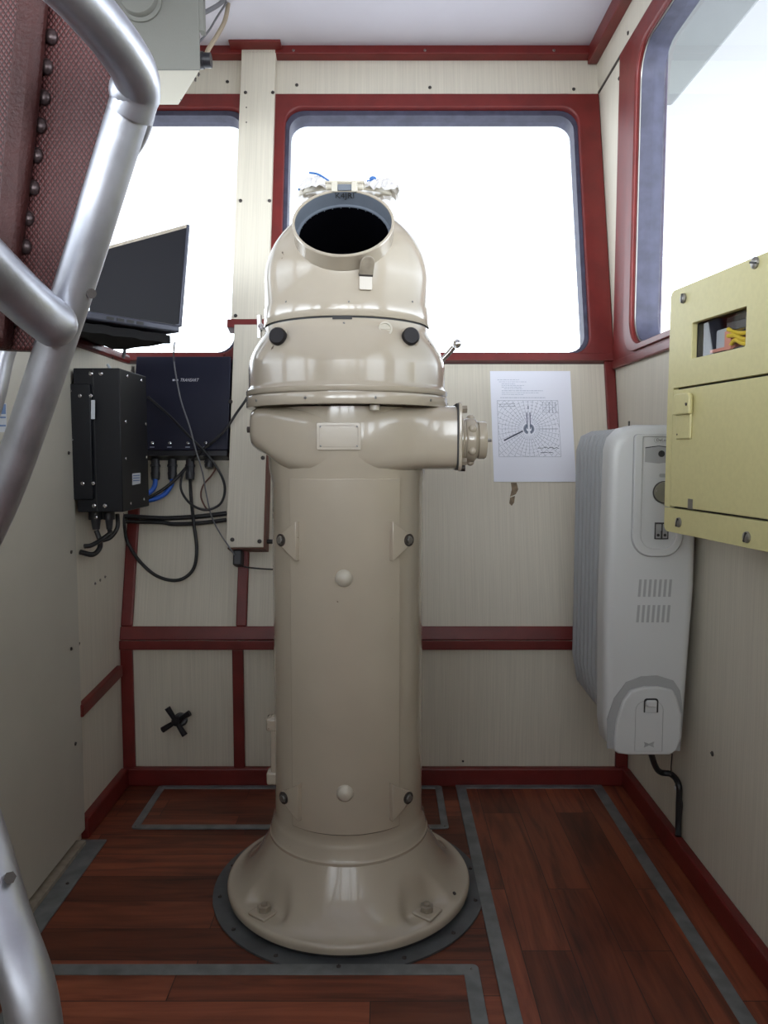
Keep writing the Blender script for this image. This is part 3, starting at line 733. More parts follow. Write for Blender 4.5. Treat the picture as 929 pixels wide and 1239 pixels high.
bm = B(); A = [atz(374, 209, 1.41), atz(385, 211, 1.41), atz(398, 219, 1.41)]; tube(bm, A, .0018, 6, 4); tube(bm, [atz(361, 230, 1.41), atz(365, 225, 1.41)], .002, 6, 3); obj('tape_edge', bm, G['film_blue'], t)
t, p, k = crumple(462, 226, 40, 18, 5, False)
bm = B(); ball(bm, atz(451, 216, 1.41), .005, 8, 1.3, .8, .8); ball(bm, atz(447, 219, 1.41), .0035, 7, 1.6, .8, .6); obj('tape_piece', bm, G['film_blue'], t, smooth=0)

# ------------------------------------------------------------------ oil heater on the right wall
YH = 1.54
def cap(px, py, off=0): p = onY(px, py, YH - off); return (p.x, p.z)
ht = thing('oil_heater', 'white finned oil heater mounted on the right wall below the window', 'heater', (.535, 1.66, .27))
x0 = cap(735, 700)[0]; x1 = XR - .012; z0 = .262; z1 = .934
MH = basis((0, YH, 0), (1, 0, 0), (0, 0, 1), (0, -1, 0))
outl = [(x0 + .028, z0), (x0 + .006, z0 + .02), (x0, z0 + .06), (x0 - .004, z0 + .3), (x0, z1 - .05)] + [(x0 + .05 - .05 * math.cos(a), z1 - .05 + .05 * math.sin(a)) for a in (R(30), R(60), R(90))] + [(x1 - .04 + .035 * math.sin(a), z1 - .04 + .04 * math.cos(a)) for a in (0, R(45), R(90))] + [(x1 - .004, z0 + .35), (x1 - .018, z0 + .03), (x1 - .03, z0 + .004)]
def sc2(P, s, cx=(x0 + x1) / 2, cz=(z0 + z1) / 2): return [(cx + (x - cx) * s, cz + (z - cz) * (1 - (1 - s) * .3)) for x, z in P]
bm = B(); layers = [(sc2(outl, 1.0), -.055), (sc2(outl, 1.0), -.016), (sc2(outl, .975), -.006), (sc2(outl, .90), 0.0), (sc2(outl, .80), .001)]
vs = [[bm.verts.new(MH @ V((x, z, h))) for x, z in P] for P, h in layers]
for A, D in zip(vs, vs[1:]):
    for i in range(len(A)): j = (i + 1) % len(A); bm.faces.new((A[i], A[j], D[j], D[i]))
bm.faces.new(vs[0]); bm.faces.new(vs[-1])
hc = obj('end_cover', bm, G['heater_white'], ht, smooth=50)
xf0 = x0 - .002; xf1 = x1 - .02
for k in range(7):
    y = YH + .066 + k * .033
    P = [(xf0 + .05, .285), (xf0 + .012, .335), (xf0, .40), (xf0, z1 - .05), (xf0 + .010, z1 - .018), (xf0 + .035, z1 - .006), (xf1 - .035, z1 - .006), (xf1 - .01, z1 - .02), (xf1, z1 - .05), (xf1, .40), (xf1 - .012, .33), (xf1 - .05, .285)]
    bm = B(); mm = basis((0, y, 0), (1, 0, 0), (0, 0, 1), (0, -1, 0))
    cx, cz = (xf0 + xf1) / 2, .61
    Ls = [([(cx + (x - cx) * s, cz + (z - cz) * (1 - (1 - s) * .25)) for x, z in P], h) for s, h in ((.80, .0125), (.95, .009), (.992, .006), (1, .003), (1, -.003), (.992, -.006), (.95, -.009), (.80, -.0125))]
    vs = [[bm.verts.new(mm @ V((x, z, h))) for x, z in Q] for Q, h in Ls]
    for A, D in zip(vs, vs[1:]):
        for i in range(len(A)): j = (i + 1) % len(A); bm.faces.new((A[i], A[j], D[j], D[i]))
    bm.faces.new(vs[0]); bm.faces.new(vs[-1])
    obj('fin', bm, G['heater_fin'], ht, smooth=60)
for za_, zb2 in ((.34, .42), (.82, .89)):
    bm = B(); box(bm, x0 + .03, x1 - .03, YH + .05, YH + .27, za_, zb2); obj('header_pipe', bm, G['heater_fin'], ht, bevel=.01)
for za_ in (.38, .82):
    bm = B(); box(bm, x1 - .03, XR, YH + .08, YH + .25, za_, za_ + .04); obj('wall_bracket', bm, G['heater_grey'], ht)
# control panel
def capr(a, b, c, d, off=0): (X0, Z1), (X1, Z0) = cap(a, b, off), cap(c, d, off); return X0, X1, Z0, Z1
X0, X1, Z0, Z1 = capr(767, 526, 824, 673)
bm = B(); ringprism(bm, rrect(X0, X1, Z0, Z1, [.04, .04, .008, .008], 8), rrect(X0 + .017, X1 - .014, Z0 + .016, Z1 - .004, [.028, .028, .004, .004], 8), MH, 0, .007); cpn = obj('control_panel', bm, G['heater_white'], ht, bevel=.003)
bm = B(); prism(bm, rrect(X0 + .016, X1 - .013, Z0 + .015, Z1 - .003, [.028, .028, .004, .004], 8), MH, 0, .0025); obj('panel_face', bm, G['heater_white'], cpn)
bm = B(); ringprism(bm, rrect(X0 - .0015, X1 + .0015, Z0 - .0015, Z1 + .001, [.041, .041, .008, .008], 8), rrect(X0, X1, Z0, Z1, [.04, .04, .008, .008], 8), MH, .0, .0014); obj('panel_seam', bm, G['heater_grey'], cpn, smooth=0)
a, b, c, d = capr(780, 540, 812, 559); bm = B(); prism(bm, [(a, d - .004), (a, c), ((a + b) / 2, c - .003), (b, c), (b, d - .004), ((a + b) / 2, d)], MH, .0025, .0030); obj('recess', bm, G['heater_grey'], cpn, smooth=0)
bm = B(); prism(bm, [(a, d - .004), ((a + b) / 2, d), (b, d - .004), (b, d - .002), ((a + b) / 2, d + .0015), (a, d - .002)], MH, .0030, .0034); (X, Z) = cap(799.5, 549); lathe(bm, [(.0065, .003), (.0065, .004), (0, .004)], basis((X, YH, Z), (1, 0, 0), (0, 0, 1), (0, -1, 0)), 20); obj('indicator', bm, G['slot_dark'], cpn)
a, b, c, d = capr(797, 573, 806, 577.5); bm = B(); prism(bm, rrect(a, b, c, d, .003), MH, .0025, .004); obj('timer_mark', bm, G['heater_grey'], cpn)
X, Z = cap(802.5, 595.5); dm = basis((X, YH, Z), (1, 0, 0), (0, 0, 1), (0, -1, 0))
bm = B(); lathe(bm, [(.0225, .0025), (.0225, .006), (0, .006)], dm, 32); obj('dial_ring', bm, G['slot_dark'], cpn)
bm = B(); lathe(bm, [(.0212, .006), (.020, .010), (0, .010)], dm, 32); box(bm, -.019, .019, -.0022, .0022, .010, .017, mat=dm @ M.Rotation(R(-12), 4, 'Z')); obj('thermostat_dial', bm, G['dial_olive'], cpn)
for (a_, b_, c_, d_) in ((791.5, 632, 799, 652), (799.8, 632, 807, 652)):
    a, b, c, d = capr(a_, b_, c_, d_); bm = B(); ringprism(bm, rrect(a, b, c, d, .0005, 2), rrect(a + .0012, b - .0012, c + .0015, d - .003, .0005, 2), MH, .0025, .006); obj('switch_frame', bm, G['slot_dark'], cpn, smooth=0)
    bm = B(); box(bm, a + .0012, b - .0012, YH - .008, YH - .002, (c + d) / 2, d - .003); box(bm, a + .0012, b - .0012, YH - .005, YH - .002, c + .0015, (c + d) / 2); sw = obj('rocker_switch', bm, G['heater_grey'], cpn, bevel=.0008)
    bm = B(); cyl(bm, ((a + b) / 2, YH - .0052, c + .008), ((a + b) / 2, YH - .0045, c + .008), .003, 12); obj('switch_dot', bm, G['slot_dark'], cpn)
a, b, c, d = capr(791, 529, 814, 536); bm = B(); ringprism(bm, rrect(a, b, c, d, .0055), rrect(a + .0007, b - .0007, c + .0007, d - .0007, .005), MH, .0025, .0030); obj('logo_outline', bm, G['heater_grey'], cpn, smooth=0)
text('logo', "DeLonghi", .0085, G['screw_dark'], basis((a + .004, YH - .0028, c + .003), (1, 0, 0), (0, 0, 1), (0, -1, 0)), cpn)
# vents
bm = B()
for (py0, py1, sh) in ((701, 722, 0), (732, 753, -2)):
    for k in range(7):
        px = 773 + k * 6.1 + sh; a, b, c, d = capr(px, py0, px + 2.6, py1); hexa(bm, [V((a - .002, YH - .0012, c)), V((b - .002, YH - .0012, c)), V((b - .002, YH - .0002, c)), V((a - .002, YH - .0002, c)), V((a, YH - .0012, d)), V((b, YH - .0012, d)), V((b, YH - .0002, d)), V((a, YH - .0002, d))])
obj('vents', bm, G['heater_grey'], hc, smooth=0)
# cable cover
def poly_cap(pts): return [cap(x, y) for x, y in pts]
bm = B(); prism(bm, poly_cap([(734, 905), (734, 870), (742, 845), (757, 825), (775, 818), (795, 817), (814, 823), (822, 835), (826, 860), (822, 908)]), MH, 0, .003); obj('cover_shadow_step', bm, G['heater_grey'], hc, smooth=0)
ccp = [(741, 906), (741.5, 890), (744, 870), (752, 846), (761, 834), (778, 829.5), (795, 829.5), (812, 833), (817, 842), (822, 862), (822, 890), (817, 905), (808, 911), (760, 911), (746, 909.5)]
bm = B(); prism(bm, poly_cap(ccp), MH, .0, .012); cc = obj('cable_cover', bm, G['heater_white'], ht, bevel=.004, seg=3)
a, b, c, d = capr(769, 848, 801, 909, .012); M2 = MH @ M.Translation((0, 0, .012)); bm = B(); ringprism(bm, rrect(a, b, c, d, [.001, .001, .02, .02], 6), rrect(a + .0008, b - .0008, c, d - .0008, [.001, .001, .019, .019], 6), M2, -.001, .0006); obj('panel_line', bm, G['heater_grey'], cc, smooth=0)
a, b, c, d = capr(779, 845, 796, 862, .012); bm = B(); ringprism(bm, rrect(a, b, c, d, [.0005, .0005, .006, .006], 6), rrect(a + .0028, b - .0028, c, d - .0045, [.0005, .0005, .003, .003], 6), M2, -.001, .0008); obj('clip_slot', bm, G['slot_dark'], cc, smooth=0)
bm = B(); a, b, c, d = capr(783, 848, 795, 856, .02); box(bm, a, b, YH - .021, YH - .012, c, d); obj('clip', bm, G['heater_white'], cc, bevel=.003)
bm = B()
X, Z = cap(785, 901, .012); k = .0016
for s in (-1, 1): prism(bm, [(X, Z - .0015), (X + s * 6.5 * k, Z - .006), (X + s * 5.5 * k, Z), (X + s * 6.5 * k, Z + .006), (X, Z + .0015)], M2, 0, .0006)
obj('emblem', bm, G['heater_grey'], cc, smooth=0)
bm = B(); cyl(bm, (x0 + .045, YH + .03, z1 - .002), (x0 + .045, YH + .03, z1 + .008), .002, 8); obj('pin', bm, G['screw_dark'], ht)
# heater cable with clip
pts = [V((onY(782, 905, 1.58).x, 1.58, .275)), onX(795, 931, .60), onX(812, 937, .63), onX(821, 950, XR - .011), onX(821, 975, XR - .010), onX(820.5, 1000, XR - .010), onX(820.5, 1012, XR - .014)]
bm = B(); tube(bm, pts, .0065, 12, 8); hcab = tag(obj('heater_cable', bm, G['cable_black']), 'black cable coming out under the white heater down the right wall', 'cable')
bm = B(); p = onX(820.5, 953, XR - .010); cyl(bm, p + V((0, 0, -.004)), p + V((0, 0, .004)), .0082, 16); obj('cable_clip', bm, G['label_white'], hcab)
bm = B(); tube(bm, [onX(813, 912, XR - .003), onX(812, 935, XR - .003), onX(818, 950, XR - .003), onX(825, 970, XR - .003), onX(823, 995, XR - .003)], .0013, 6, 6); tag(obj('wall_wire', bm, G['cable_black']), 'thin black wire on the right wall beside the heater cable', 'cable')

# ------------------------------------------------------------------ yellow cabinet on the right wall
A0 = atz(807, 500, 1.33); A0.z = 0
da = V((.128, -.992, 0)); dn = V((-.992, -.128, 0))
def yc(px, py, off=0): p = hit(px, py, A0 + dn * off, dn); return ((p - A0).dot(da), p.z)
zb, zt = yc(808, 643)[1], yc(809, 354)[1]
Lc = .52
ycb = thing('electrical_cabinet', 'pale yellow metal cabinet with small window on the right wall', 'cabinet', (A0.x + .05, A0.y - .2, zb))
MY = basis(A0, da, (0, 0, 1), dn)
bm = B(); 
Pw = [(A0 + da * .008 + dn * -.012), (A0 + da * (Lc - .01) + dn * -.012)]
wl_, wr_ = V((XR, Pw[0].y, 0)), V((XR, Pw[1].y, 0))
def up(v, z): return V((v.x, v.y, z))
# shell of the body (bottom, top, ends, back) - open box behind face plate
for q in ((zb + .008, zb + .012), (zt - .012, zt - .008)):
    hexa(bm, [up(Pw[0], q[0]), up(Pw[1], q[0]), up(wr_, q[0]), up(wl_, q[0]), up(Pw[0], q[1]), up(Pw[1], q[1]), up(wr_, q[1]), up(wl_, q[1])])
for (u_, v_, s) in ((Pw[0], wl_, -1), (Pw[1], wr_, 1)):
    e = V((0, -.004 * s, 0)); hexa(bm, [up(u_, zb + .008), up(v_, zb + .008), up(v_ - e, zb + .008), up(u_ - e, zb + .008), up(u_, zt - .008), up(v_, zt - .008), up(v_ - e, zt - .008), up(u_ - e, zt - .008)])
obj('body', bm, G['cabinet_yellow'], ycb, smooth=0)
# face plate with opening: built from a ring round the window and the rest
wx0, wz1 = yc(838, 392)[0], None
c1, c2, c3, c4 = yc(836, 393), yc(902, 369), yc(902, 412), yc(837, 440)
ax0 = (c1[0] + c4[0]) / 2; ax1 = (c2[0] + c3[0]) / 2; az0 = (c3[1] + c4[1]) / 2; az1 = (c1[1] + c2[1]) / 2
bm = B()
ringprism(bm, rrect(0, Lc, yc(815, 470)[1], zt, [.0005, .0005, .012, .012]), rrect(ax0, ax1, az0, az1, .003), MY, -.010, 0)
fp = obj('face_plate', bm, G['cabinet_yellow'], ycb, bevel=.0015)
zs = yc(815, 470)[1]; dz1 = yc(815, 466)[1] - .003; dz0 = yc(815, 614)[1]
dx0 = yc(814, 500)[0]
bm = B(); box(bm, 0, dx0 - .001, -.010, 0, 0, 1, mat=basis((A0.x, A0.y, 0), da, dn, (0, 0, 1)) @ M.Diagonal((1, 1, zs - dz0 + .001, 1)) @ M.Translation((0, 0, dz0 / (zs - dz0 + .001))))
obj('side_rail', bm, G['cabinet_yellow'], ycb, smooth=0)
bm = B(); prism(bm, rrect(0, Lc, zb, dz0 - .0015, [.012, .012, .0005, .0005]), MY, -.010, 0); lowp = obj('lower_rail', bm, G['cabinet_yellow'], ycb, bevel=.0015)
bm = B(); prism(bm, rrect(dx0 + .0005, Lc - .006, dz0 + .002, zs - .0035, .001), MY, -.009, .0008); dr = obj('door', bm, G['cabinet_yellow'], ycb, bevel=.0012)
bm = B(); prism(bm, rrect(dx0 - .004, Lc - .002, dz0 - .002, zs + .001, .001), MY, -.014, -.0095); obj('inner_plate', bm, G['slot_dark'], ycb, smooth=0)
# latch strip
a, zt_ = yc(821, 478); b2, zl_ = yc(841, 531); a3 = yc(821, 500)[0]; b3 = yc(839, 500)[0]; 
bm = B(); prism(bm, rrect(a3, b3 - .001, zl_, zt_, [.003, .003, .008, .008]), MY, .0006, .005)
prism(bm, rrect(a3 - .002, b3 + .004, zt_ - .034, zt_ + .001, [.004, .004, .009, .009]), MY, .004, .011)
hd = obj('door_handle', bm, G['cabinet_yellow'], dr, bevel=.0025)
screw(dr, MY @ V((b3 - .004, zt_ - .018, .011)), dn, 'dark', s=.5); screw(dr, MY @ V((a3 + .006, zl_ + .008, .005)), dn, 'dark', s=.3)
bm = B(); a, z_ = yc(834, 606); prism(bm, rrect(a - .003, a + .012, dz0 + .001, dz0 + .018, .001), MY, -.003, .0014); obj('catch_plate', bm, G['screw_steel'], dr, smooth=0)
for (px, py) in ((827.5, 361), (914, 318), (821.5, 632), (904, 650)):
    a, z_ = yc(px, py); screw(lowp if py > 500 else fp, MY @ V((a, z_, .0001)), dn, 'big')
# inside of the window
bm = B(); prism(bm, rrect(ax0 - .01, ax1 + .01, az0 - .02, az1 + .01, .001), MY, -.066, -.062); bk = obj('mounting_board', bm, G['silver_board'], ycb, smooth=0)
bm = B(); prism(bm, rrect(ax0 + .005, ax0 + .045, az0 + .012, az1 - .012, .004), MY, -.062, -.040); obj('switch_block', bm, G['label_white'], bk)
bm = B(); prism(bm, rrect(ax0 - .01, ax1 + .01, az0 - .018, az0 + .010, .001), MY, -.055, -.035); prism(bm, rrect(ax0 + .05, ax1 + .01, az1 - .020, az1 - .008, .001), MY, -.060, -.030); prism(bm, rrect(ax0 - .012, ax0 - .003, az0 - .02, az1 + .01, .001), MY, -.062, -.012); obj('dark_rail', bm, G['black_plastic'], bk, smooth=0)
bm = B(); prism(bm, rrect(ax0 + .045, ax0 + .062, az0 + .008, az1 - .02, .001), MY, -.060, -.030); prism(bm, rrect(ax0, ax0 + .06, az0 + .009, az0 + .014, .001), MY, -.05, -.032); obj('pink_strip', bm, G['cable_pink'], bk, smooth=0)
bm = B()
for k in range(4):
    q = [MY @ V((ax0 + .055 + i * .02, az0 + .014 + k * .010 + .006 * math.sin(i * 1.7 + k), -.034 + .005 * math.sin(k + i))) for i in range(5)]
    tube(bm, q, .0035, 8, 5)
obj('wires', bm, G['cable_yellow'], bk, label='bundle of yellow wires')
bm = B(); prism(bm, rrect(ax0 - .004, ax1 + .004, az0 - .004, az1 + .004, .002), MY, -.013, -.0105); obj('glass_pane', bm, G['glass_small'], fp, smooth=0)

# ------------------------------------------------------------------ paper on the front wall
pc1, pc2, pc3, pc4 = FW(592, 449, .002), FW(691, 449, .002), FW(693, 583, .002), FW(595, 583, .002)
pw_ = ((pc2 - pc1).length + (pc3 - pc4).length) / 2; ph_ = ((pc4 - pc1).length + (pc3 - pc2).length) / 2
pcx = FW(592.5, 449, .0015)
pt = thing('paper_notice', 'white paper sheet with printed round polar diagram, on the front wall by the heater', 'notice', tuple(FW(643, 583, .0015)))
MP = basis(pcx, (1, 0, 0), FT, FN)
bm = B(); prism(bm, [(0, 0), (pw_, 0), (pw_ + .002, -ph_), (.003, -ph_)], MP, 0, .0006); sh = obj('sheet', bm, G['paper'], pt, smooth=0)
U = pw_ / 100.0
def pp(px, py): return ((px - 592) * U, -(py - 449) * U * 1.0 * ph_ / pw_ / 1.34)
LWK = 1.35
def line(bm, a, b, w_, h=.0009):
    a, b = V((*a, 0)), V((*b, 0)); d = (b - a); 
    if d.length < 1e-6: return
    n = V((-d.y, d.x, 0)).normalized() * w_ * .5 * LWK
    vs = [bm.verts.new(MP @ (V((q.x, q.y, h)))) for q in (a - n, b - n, b + n, a + n)]; bm.faces.new(vs)
random.seed(11); bm = B()
rowsT = [(460, 601, 628), (462.5, 603, 637), (465, 606, 623), (467, 606, 634), (469, 606, 631), (471, 609, 632), (473.5, 606, 657), (476, 606, 652), (478.3, 606, 633), (482, 604, 660)]
for (y, xa, xb) in rowsT:
    x = xa
    while x < xb:
        w_ = random.uniform(1.2, 4.5); line(bm, pp(x, y), pp(min(x + w_, xb), y), .0013 if y in (473.5, 482) else .0009); x += w_ + .7
obj('text_lines', bm, G['ink_light'], pt, smooth=0, label='lines of small print')
bm = B(); fx0, fx1, fy0, fy1 = 600, 675, 485.5, 553.5
fr4 = [(fx0, fy0), (fx1, fy0), (fx1 + 1, fy1), (fx0 + .5, fy1)]
for i in range(4): line(bm, pp(*fr4[i]), pp(*fr4[(i + 1) % 4]), .0005)
cxp, cyp = 638, 520
def inside(x, y): return fx0 < x < fx1 and fy0 < y < fy1
def circ(bm, r, w_, dash=0, a0=0, a1=360):
    n = int(40 + r * 2); 
    for i in range(n):
        if dash and i % 3 == 2: continue
        t0, t1 = R(a0 + (a1 - a0) * i / n), R(a0 + (a1 - a0) * (i + 1) / n)
        p, q = (cxp + r * math.cos(t0), cyp + r * math.sin(t0)), (cxp + r * math.cos(t1), cyp + r * math.sin(t1))
        if inside(*p) and inside(*q): line(bm, pp(*p), pp(*q), w_)
for r in (9, 13, 17, 21, 25, 29, 33, 37, 41, 45, 49): circ(bm, r, .0005, 1)
for k in range(36):
    a = R(k * 10); r0 = 10; r1 = r0
    while inside(cxp + r1 * math.cos(a), cyp + r1 * math.sin(a)) and r1 < 60: r1 += 1
    line(bm, pp(cxp + r0 * math.cos(a), cyp + r0 * math.sin(a)), pp(cxp + (r1 - 1) * math.cos(a), cyp + (r1 - 1) * math.sin(a)), .0009 if k == 0 else .00045)
for i in range(5):
    line(bm, pp(656, 488 + i * 3), pp(672, 488 + i * 3), .0004); line(bm, pp(656 + i * 4, 487), pp(656 + i * 4, 501), .0008 if i > 1 else .0004)
for y in (490, 493): line(bm, pp(602, y), pp(622, y - .5), .0008)
obj('polar_diagram', bm, G['ink'], pt, smooth=0, label='polar diagram of circles and rays')
bm = B(); line(bm, pp(630.5, 522.5), pp(607, 534), .0030, .0011); obj('bold_line', bm, G['ink_dark'], pt, smooth=0); bm = B()
for s in (-1, 1): line(bm, pp(638 + s * 1.9, 520), pp(638 + s * 1.9, 500), .0022, .0011)
line(bm, pp(638, 496), pp(638, 492), .0022, .0011)
circ(bm, 5.0, .0060, 0, 105, 255); circ(bm, 5.0, .0055, 0, -75, 70)
obj('tower_symbol', bm, G['ink'], pt, smooth=0); bm = B()
line(bm, pp(648, 543.2), pp(655, 543), .0010, .0011)
random.seed(4); x = 655
for k in range(12): line(bm, pp(x, 543 + random.uniform(-1.2, .8)), pp(x + 1.9, 543 + random.uniform(-1.2, .8)), .0011, .0011); x += 1.55
line(bm, pp(651, 548.5), pp(660, 548.3), .0012, .0011); line(bm, pp(661, 548.4), pp(666, 548.4), .0012, .0011)
obj('signature', bm, G['ink_dark'], pt, smooth=0)

# ------------------------------------------------------------------ lower duct cover on the pillar
dc = thing('duct_cover', 'long narrow cream cover box on the front wall left of the column', 'cover box', tuple(fz(-.385, .615, .05)))
xa, xb = FW(275.5, 600, .063).x, FW(322, 600, .063).x - .004
z_a, z_b = .612, zf(404, 300)
bm = B(); frontpiece(bm, xa + .004, xb + .005, z_a, z_b, .058, .058); obj('box_body', bm, G['brown_wood'], dc, smooth=0)
bm = B(); frontpiece(bm, xa, xb, z_a + .004, z_b, .005, .063); cvp = obj('cover_panel', bm, G['cream_front'], dc, bevel=.001)
for (px, py) in ((281, 653), (314, 655), (318, 554), (279, 486)): screw(cvp, FW(px, py, .064), FN, s=1.1)
bm = B(); frontpiece(bm, -.395, -.372, .572, .612, .05, .05); tag(obj('cable_gland', bm, G['black_plastic'], bevel=.004), 'small black gland block under the cream cover box', 'cable gland')
bm = B(); cyl(bm, fz(-.318, .635, .03), fz(-.285, .635, .03), .006, 12); tag(obj('conduit_stub', bm, G['cable_black']), 'short black conduit stub at right of the cream cover box', 'conduit')

# ------------------------------------------------------------------ black boxes
bxA = thing('amplifier_box', 'black steel electronics box screwed to the left partition', 'electronics box', (XL, 1.79, .747))
xf = -.577; y0, y1_ = 1.695, 1.885; za, zb_ = .747, 1.062
bm = B(); box(bm, XL + .012, xf, y0, y1_, za, zb_); bb = obj('case', bm, G['black_box'], bxA, bevel=.002)
bm = B(); box(bm, XL + .055, XL + .0565, y0 - .0012, y0, za + .003, zb_ - .003); obj('seam', bm, G['slot_dark'], bb, smooth=0)
bm = B(); box(bm, XL - .004 + .001, XL + .052, y0 - .012, y0 - .0015, za + .028, zb_ - .035); fl_ = obj('mounting_bracket', bm, G['black_box'], bxA, bevel=.002)
Yf = y0 - .002
for (px, py) in ((97, 479), (110, 479), (100, 585), (113, 585)): screw(fl_, onY(px, py, y0 - .012), (0, -1, 0), 'bright', s=.85)
for (px, py) in ((110, 452), (122, 452), (114, 612), (127, 612)): screw(bb, onY(px, py, Yf + .001), (0, -1, 0), 'bright', s=.95)
for (px, py) in ((154, 455), (171, 460), (152, 510), (176, 513), (152, 555), (177, 553), (158, 609), (174, 604)): screw(bb, onX(px, py, xf + .0003), (1, 0, 0), 'bright', s=.8)
for (px, py) in ((85, 473), (87, 532), (88, 592)): screw(fl_, onY(px, py, y0 - .012), (0, -1, 0), 'steel', s=.6)
def quadY(a, b, c, d, y): bm = B(); P = [onY(px, py, y) for px, py in ((a, b), (c, b), (c, d), (a, d))]; bm.faces.new([bm.verts.new(p) for p in P]); return bm
obj('label', quadY(110, 484, 115, 507, y0 - .0125), G['label_white'], fl_, smooth=0, label='small white barcode label')
bm = B(); P = [onX(px, py, xf + .0006) for px, py in ((160, 573), (170, 572), (170, 585), (160, 587))]; bm.faces.new([bm.verts.new(p) for p in P]); obj('label', bm, G['label_white'], bb, smooth=0)
bm = B()
for yy in (575, 578, 581): P = [onX(px, py, xf + .0009) for px, py in ((161, yy), (169, yy - .5), (169, yy + .7), (161, yy + 1.3))]; bm.faces.new([bm.verts.new(p) for p in P])
obj('label_print', bm, G['label_blue'], bb, smooth=0)
bm = B(); tube(bm, [V((XL + .06, 1.80, 1.06)), V((XL + .056, 1.80, 1.072)), V((XL + .05, 1.80, 1.082))], .003, 8, 3); obj('cable_tie', bm, G['label_white'], bxA)
# connectors under box A
for (px, r) in ((116, .016), (132, .013)):
    p = onY(px, 628, 1.76); p.z = za
    bm = B(); cyl(bm, p, p + V((0, 0, -.022)), r, 16); cyl(bm, p + V((0, 0, -.022)), p + V((0, 0, -.045)), r * .7, 16, r2=r * .5); obj('connector', bm, G['black_plastic'], bxA)
screw(bb, onY(116, 626, 1.742), (0, -1, 0), 'bright', s=.8)

bxB = thing('transponder_box', 'navy blue electronics box with small white lettering under the left window', 'electronics box', tuple(fz(-.53, .90, .06)))
tb_ = .062
q0, q1 = FW(172, 437, tb_), FW(277, 553, tb_)
bm = B(); frontpiece(bm, -.676, FW(277, 500, tb_).x, FW(230, 552, tb_).z, FW(230, 438, tb_).z, tb_ - .002, tb_); cb = obj('case', bm, G['navy_box'], bxB, bevel=.003)
def MF(px, py, off): p = FW(px, py, off); return basis(p, (1, 0, 0), FT, FN)
text('lettering', 'TRANSART', .0125, G['white_text'], MF(217.5, 461.5, tb_ + .0004), cb, shear=.3, sx=.80)
bm = B()
for px in (210, 214): box(bm, -.003, .003, 0, .005, 0, .0005, mat=MF(px, 461, tb_))
obj('lettering_squares', bm, G['white_text'], cb, smooth=0)
for px in (184.5, 205.5, 227.5, 249):
    screw(cb, FW(px, 536, tb_), FN, 'bright', s=.85)
    bm = B(); box(bm, -.006, .006, -.001, .001, 0, .0004, mat=MF(px - .5, 541, tb_)); obj('marking', bm, G['ink_light'], cb, smooth=0)
bm = B(); frontpiece(bm, -.672, FW(277, 500, tb_).x - .003, FW(230, 558, tb_).z, FW(230, 552, tb_).z, tb_ - .012, tb_ - .006); obj('gland_plate', bm, G['black_plastic'], bxB)
cons = []
for px in (188, 208.5, 230, 253):
    p = FW(px, 556, .035); q = FW(px, 572 if px < 250 else 562, .035); e = FW(px, 580 if px < 250 else 566, .035)
    bm = B(); cyl(bm, p, q, .0115, 16); cyl(bm, q, e, .0125, 16, r2=.011); cyl(bm, p + (q - p) * .4, p + (q - p) * .55, .0135, 16); obj('connector', bm, G['black_plastic'], bxB); cons.append(e)

def cable(name, label, pts, r, m, group=None, n=8):
    bm = B(); tube(bm, pts, r, 10, n); return tag(obj(name, bm, G[m]), label, 'cable', group)
def F(px, py, o=.02): return FW(px, py, o)
cable('cable', 'black cable hanging from the third connector of the navy box in a wide loop', [cons[2], F(231, 600), F(234, 630, .04), F(238, 665, .03), F(233, 690), F(215, 702), F(190, 697), F(168, 678), F(154, 655), F(150, 634, .04), F(146, 610, .04)], .0045, 'cable_black')
cable('cable', 'black cable making a round loop below the right half of the navy box', [F(179, 480, .07), F(205, 503, .075), F(228, 527, .08), F(248, 547, .075), F(266, 572, .06), F(272, 592, .05), F(266, 610, .05), F(248, 617, .055), F(230, 609, .055), F(219, 592, .05), F(221, 573, .045), F(228, 562, .035)], .0032, 'cable_black')
cable('cable', 'black cable going from the compass column to the bottom of the navy box', [F(312, 455, .10), F(299, 481, .10), F(286, 500, .09), F(274, 518, .085), F(258, 534, .08), F(240, 548, .07), F(232, 557, .05)], .0035, 'cable_black')
cable('cable', 'upper of two thick black cables running level under the navy box', [F(128, 598, .06), F(133, 616, .06), F(142, 624, .045), F(160, 625, .03), F(200, 627), F(240, 625), F(274, 621)], .0062, 'cable_black')
cable('cable', 'lower of two thick black cables running level under the navy box', [F(124, 600, .05), F(130, 620, .05), F(142, 630, .04), F(160, 631, .025), F(195, 632), F(210, 634), F(240, 633), F(274, 629)], .0055, 'cable_black')
cable('cable', 'thin grey cable hanging from the laptop across the navy box to the cream cover', [V((-.470, 1.75, 1.125)), F(210, 432, .10), F(213, 455, .10), F(219, 485, .09), F(229, 515, .09), F(237, 545, .08), F(245, 572, .06), F(250, 600, .04), F(256, 625, .04), F(266, 645, .05), F(276, 660, .07), F(284, 672, .06)], .0019, 'cable_grey')
cable('cable', 'blue cable leaving the first connector of the navy box', [cons[0], F(187, 588, .035), F(183, 594, .04), F(176, 599, .05)], .0065, 'cable_blue')
cable('cable', 'blue cable leaving the second connector of the navy box in a flat curve', [cons[1], F(207, 587, .036), F(200, 597, .036), F(189, 603, .045), F(176, 606, .055)], .0065, 'cable_blue')
cable('cable', 'black cable going left from the third connector of the navy box', [F(228, 562, .03), F(218, 574, .045), F(203, 588, .05), F(188, 598, .055), F(174, 605, .06)], .0045, 'cable_black')
cable('cable', 'thin brown cable below the right end of the navy box', [F(262, 565, .02), F(256, 575, .02), F(246, 587, .02), F(243, 600, .02), F(248, 613, .02), F(253, 618, .02)], .0022, 'brown_wood')
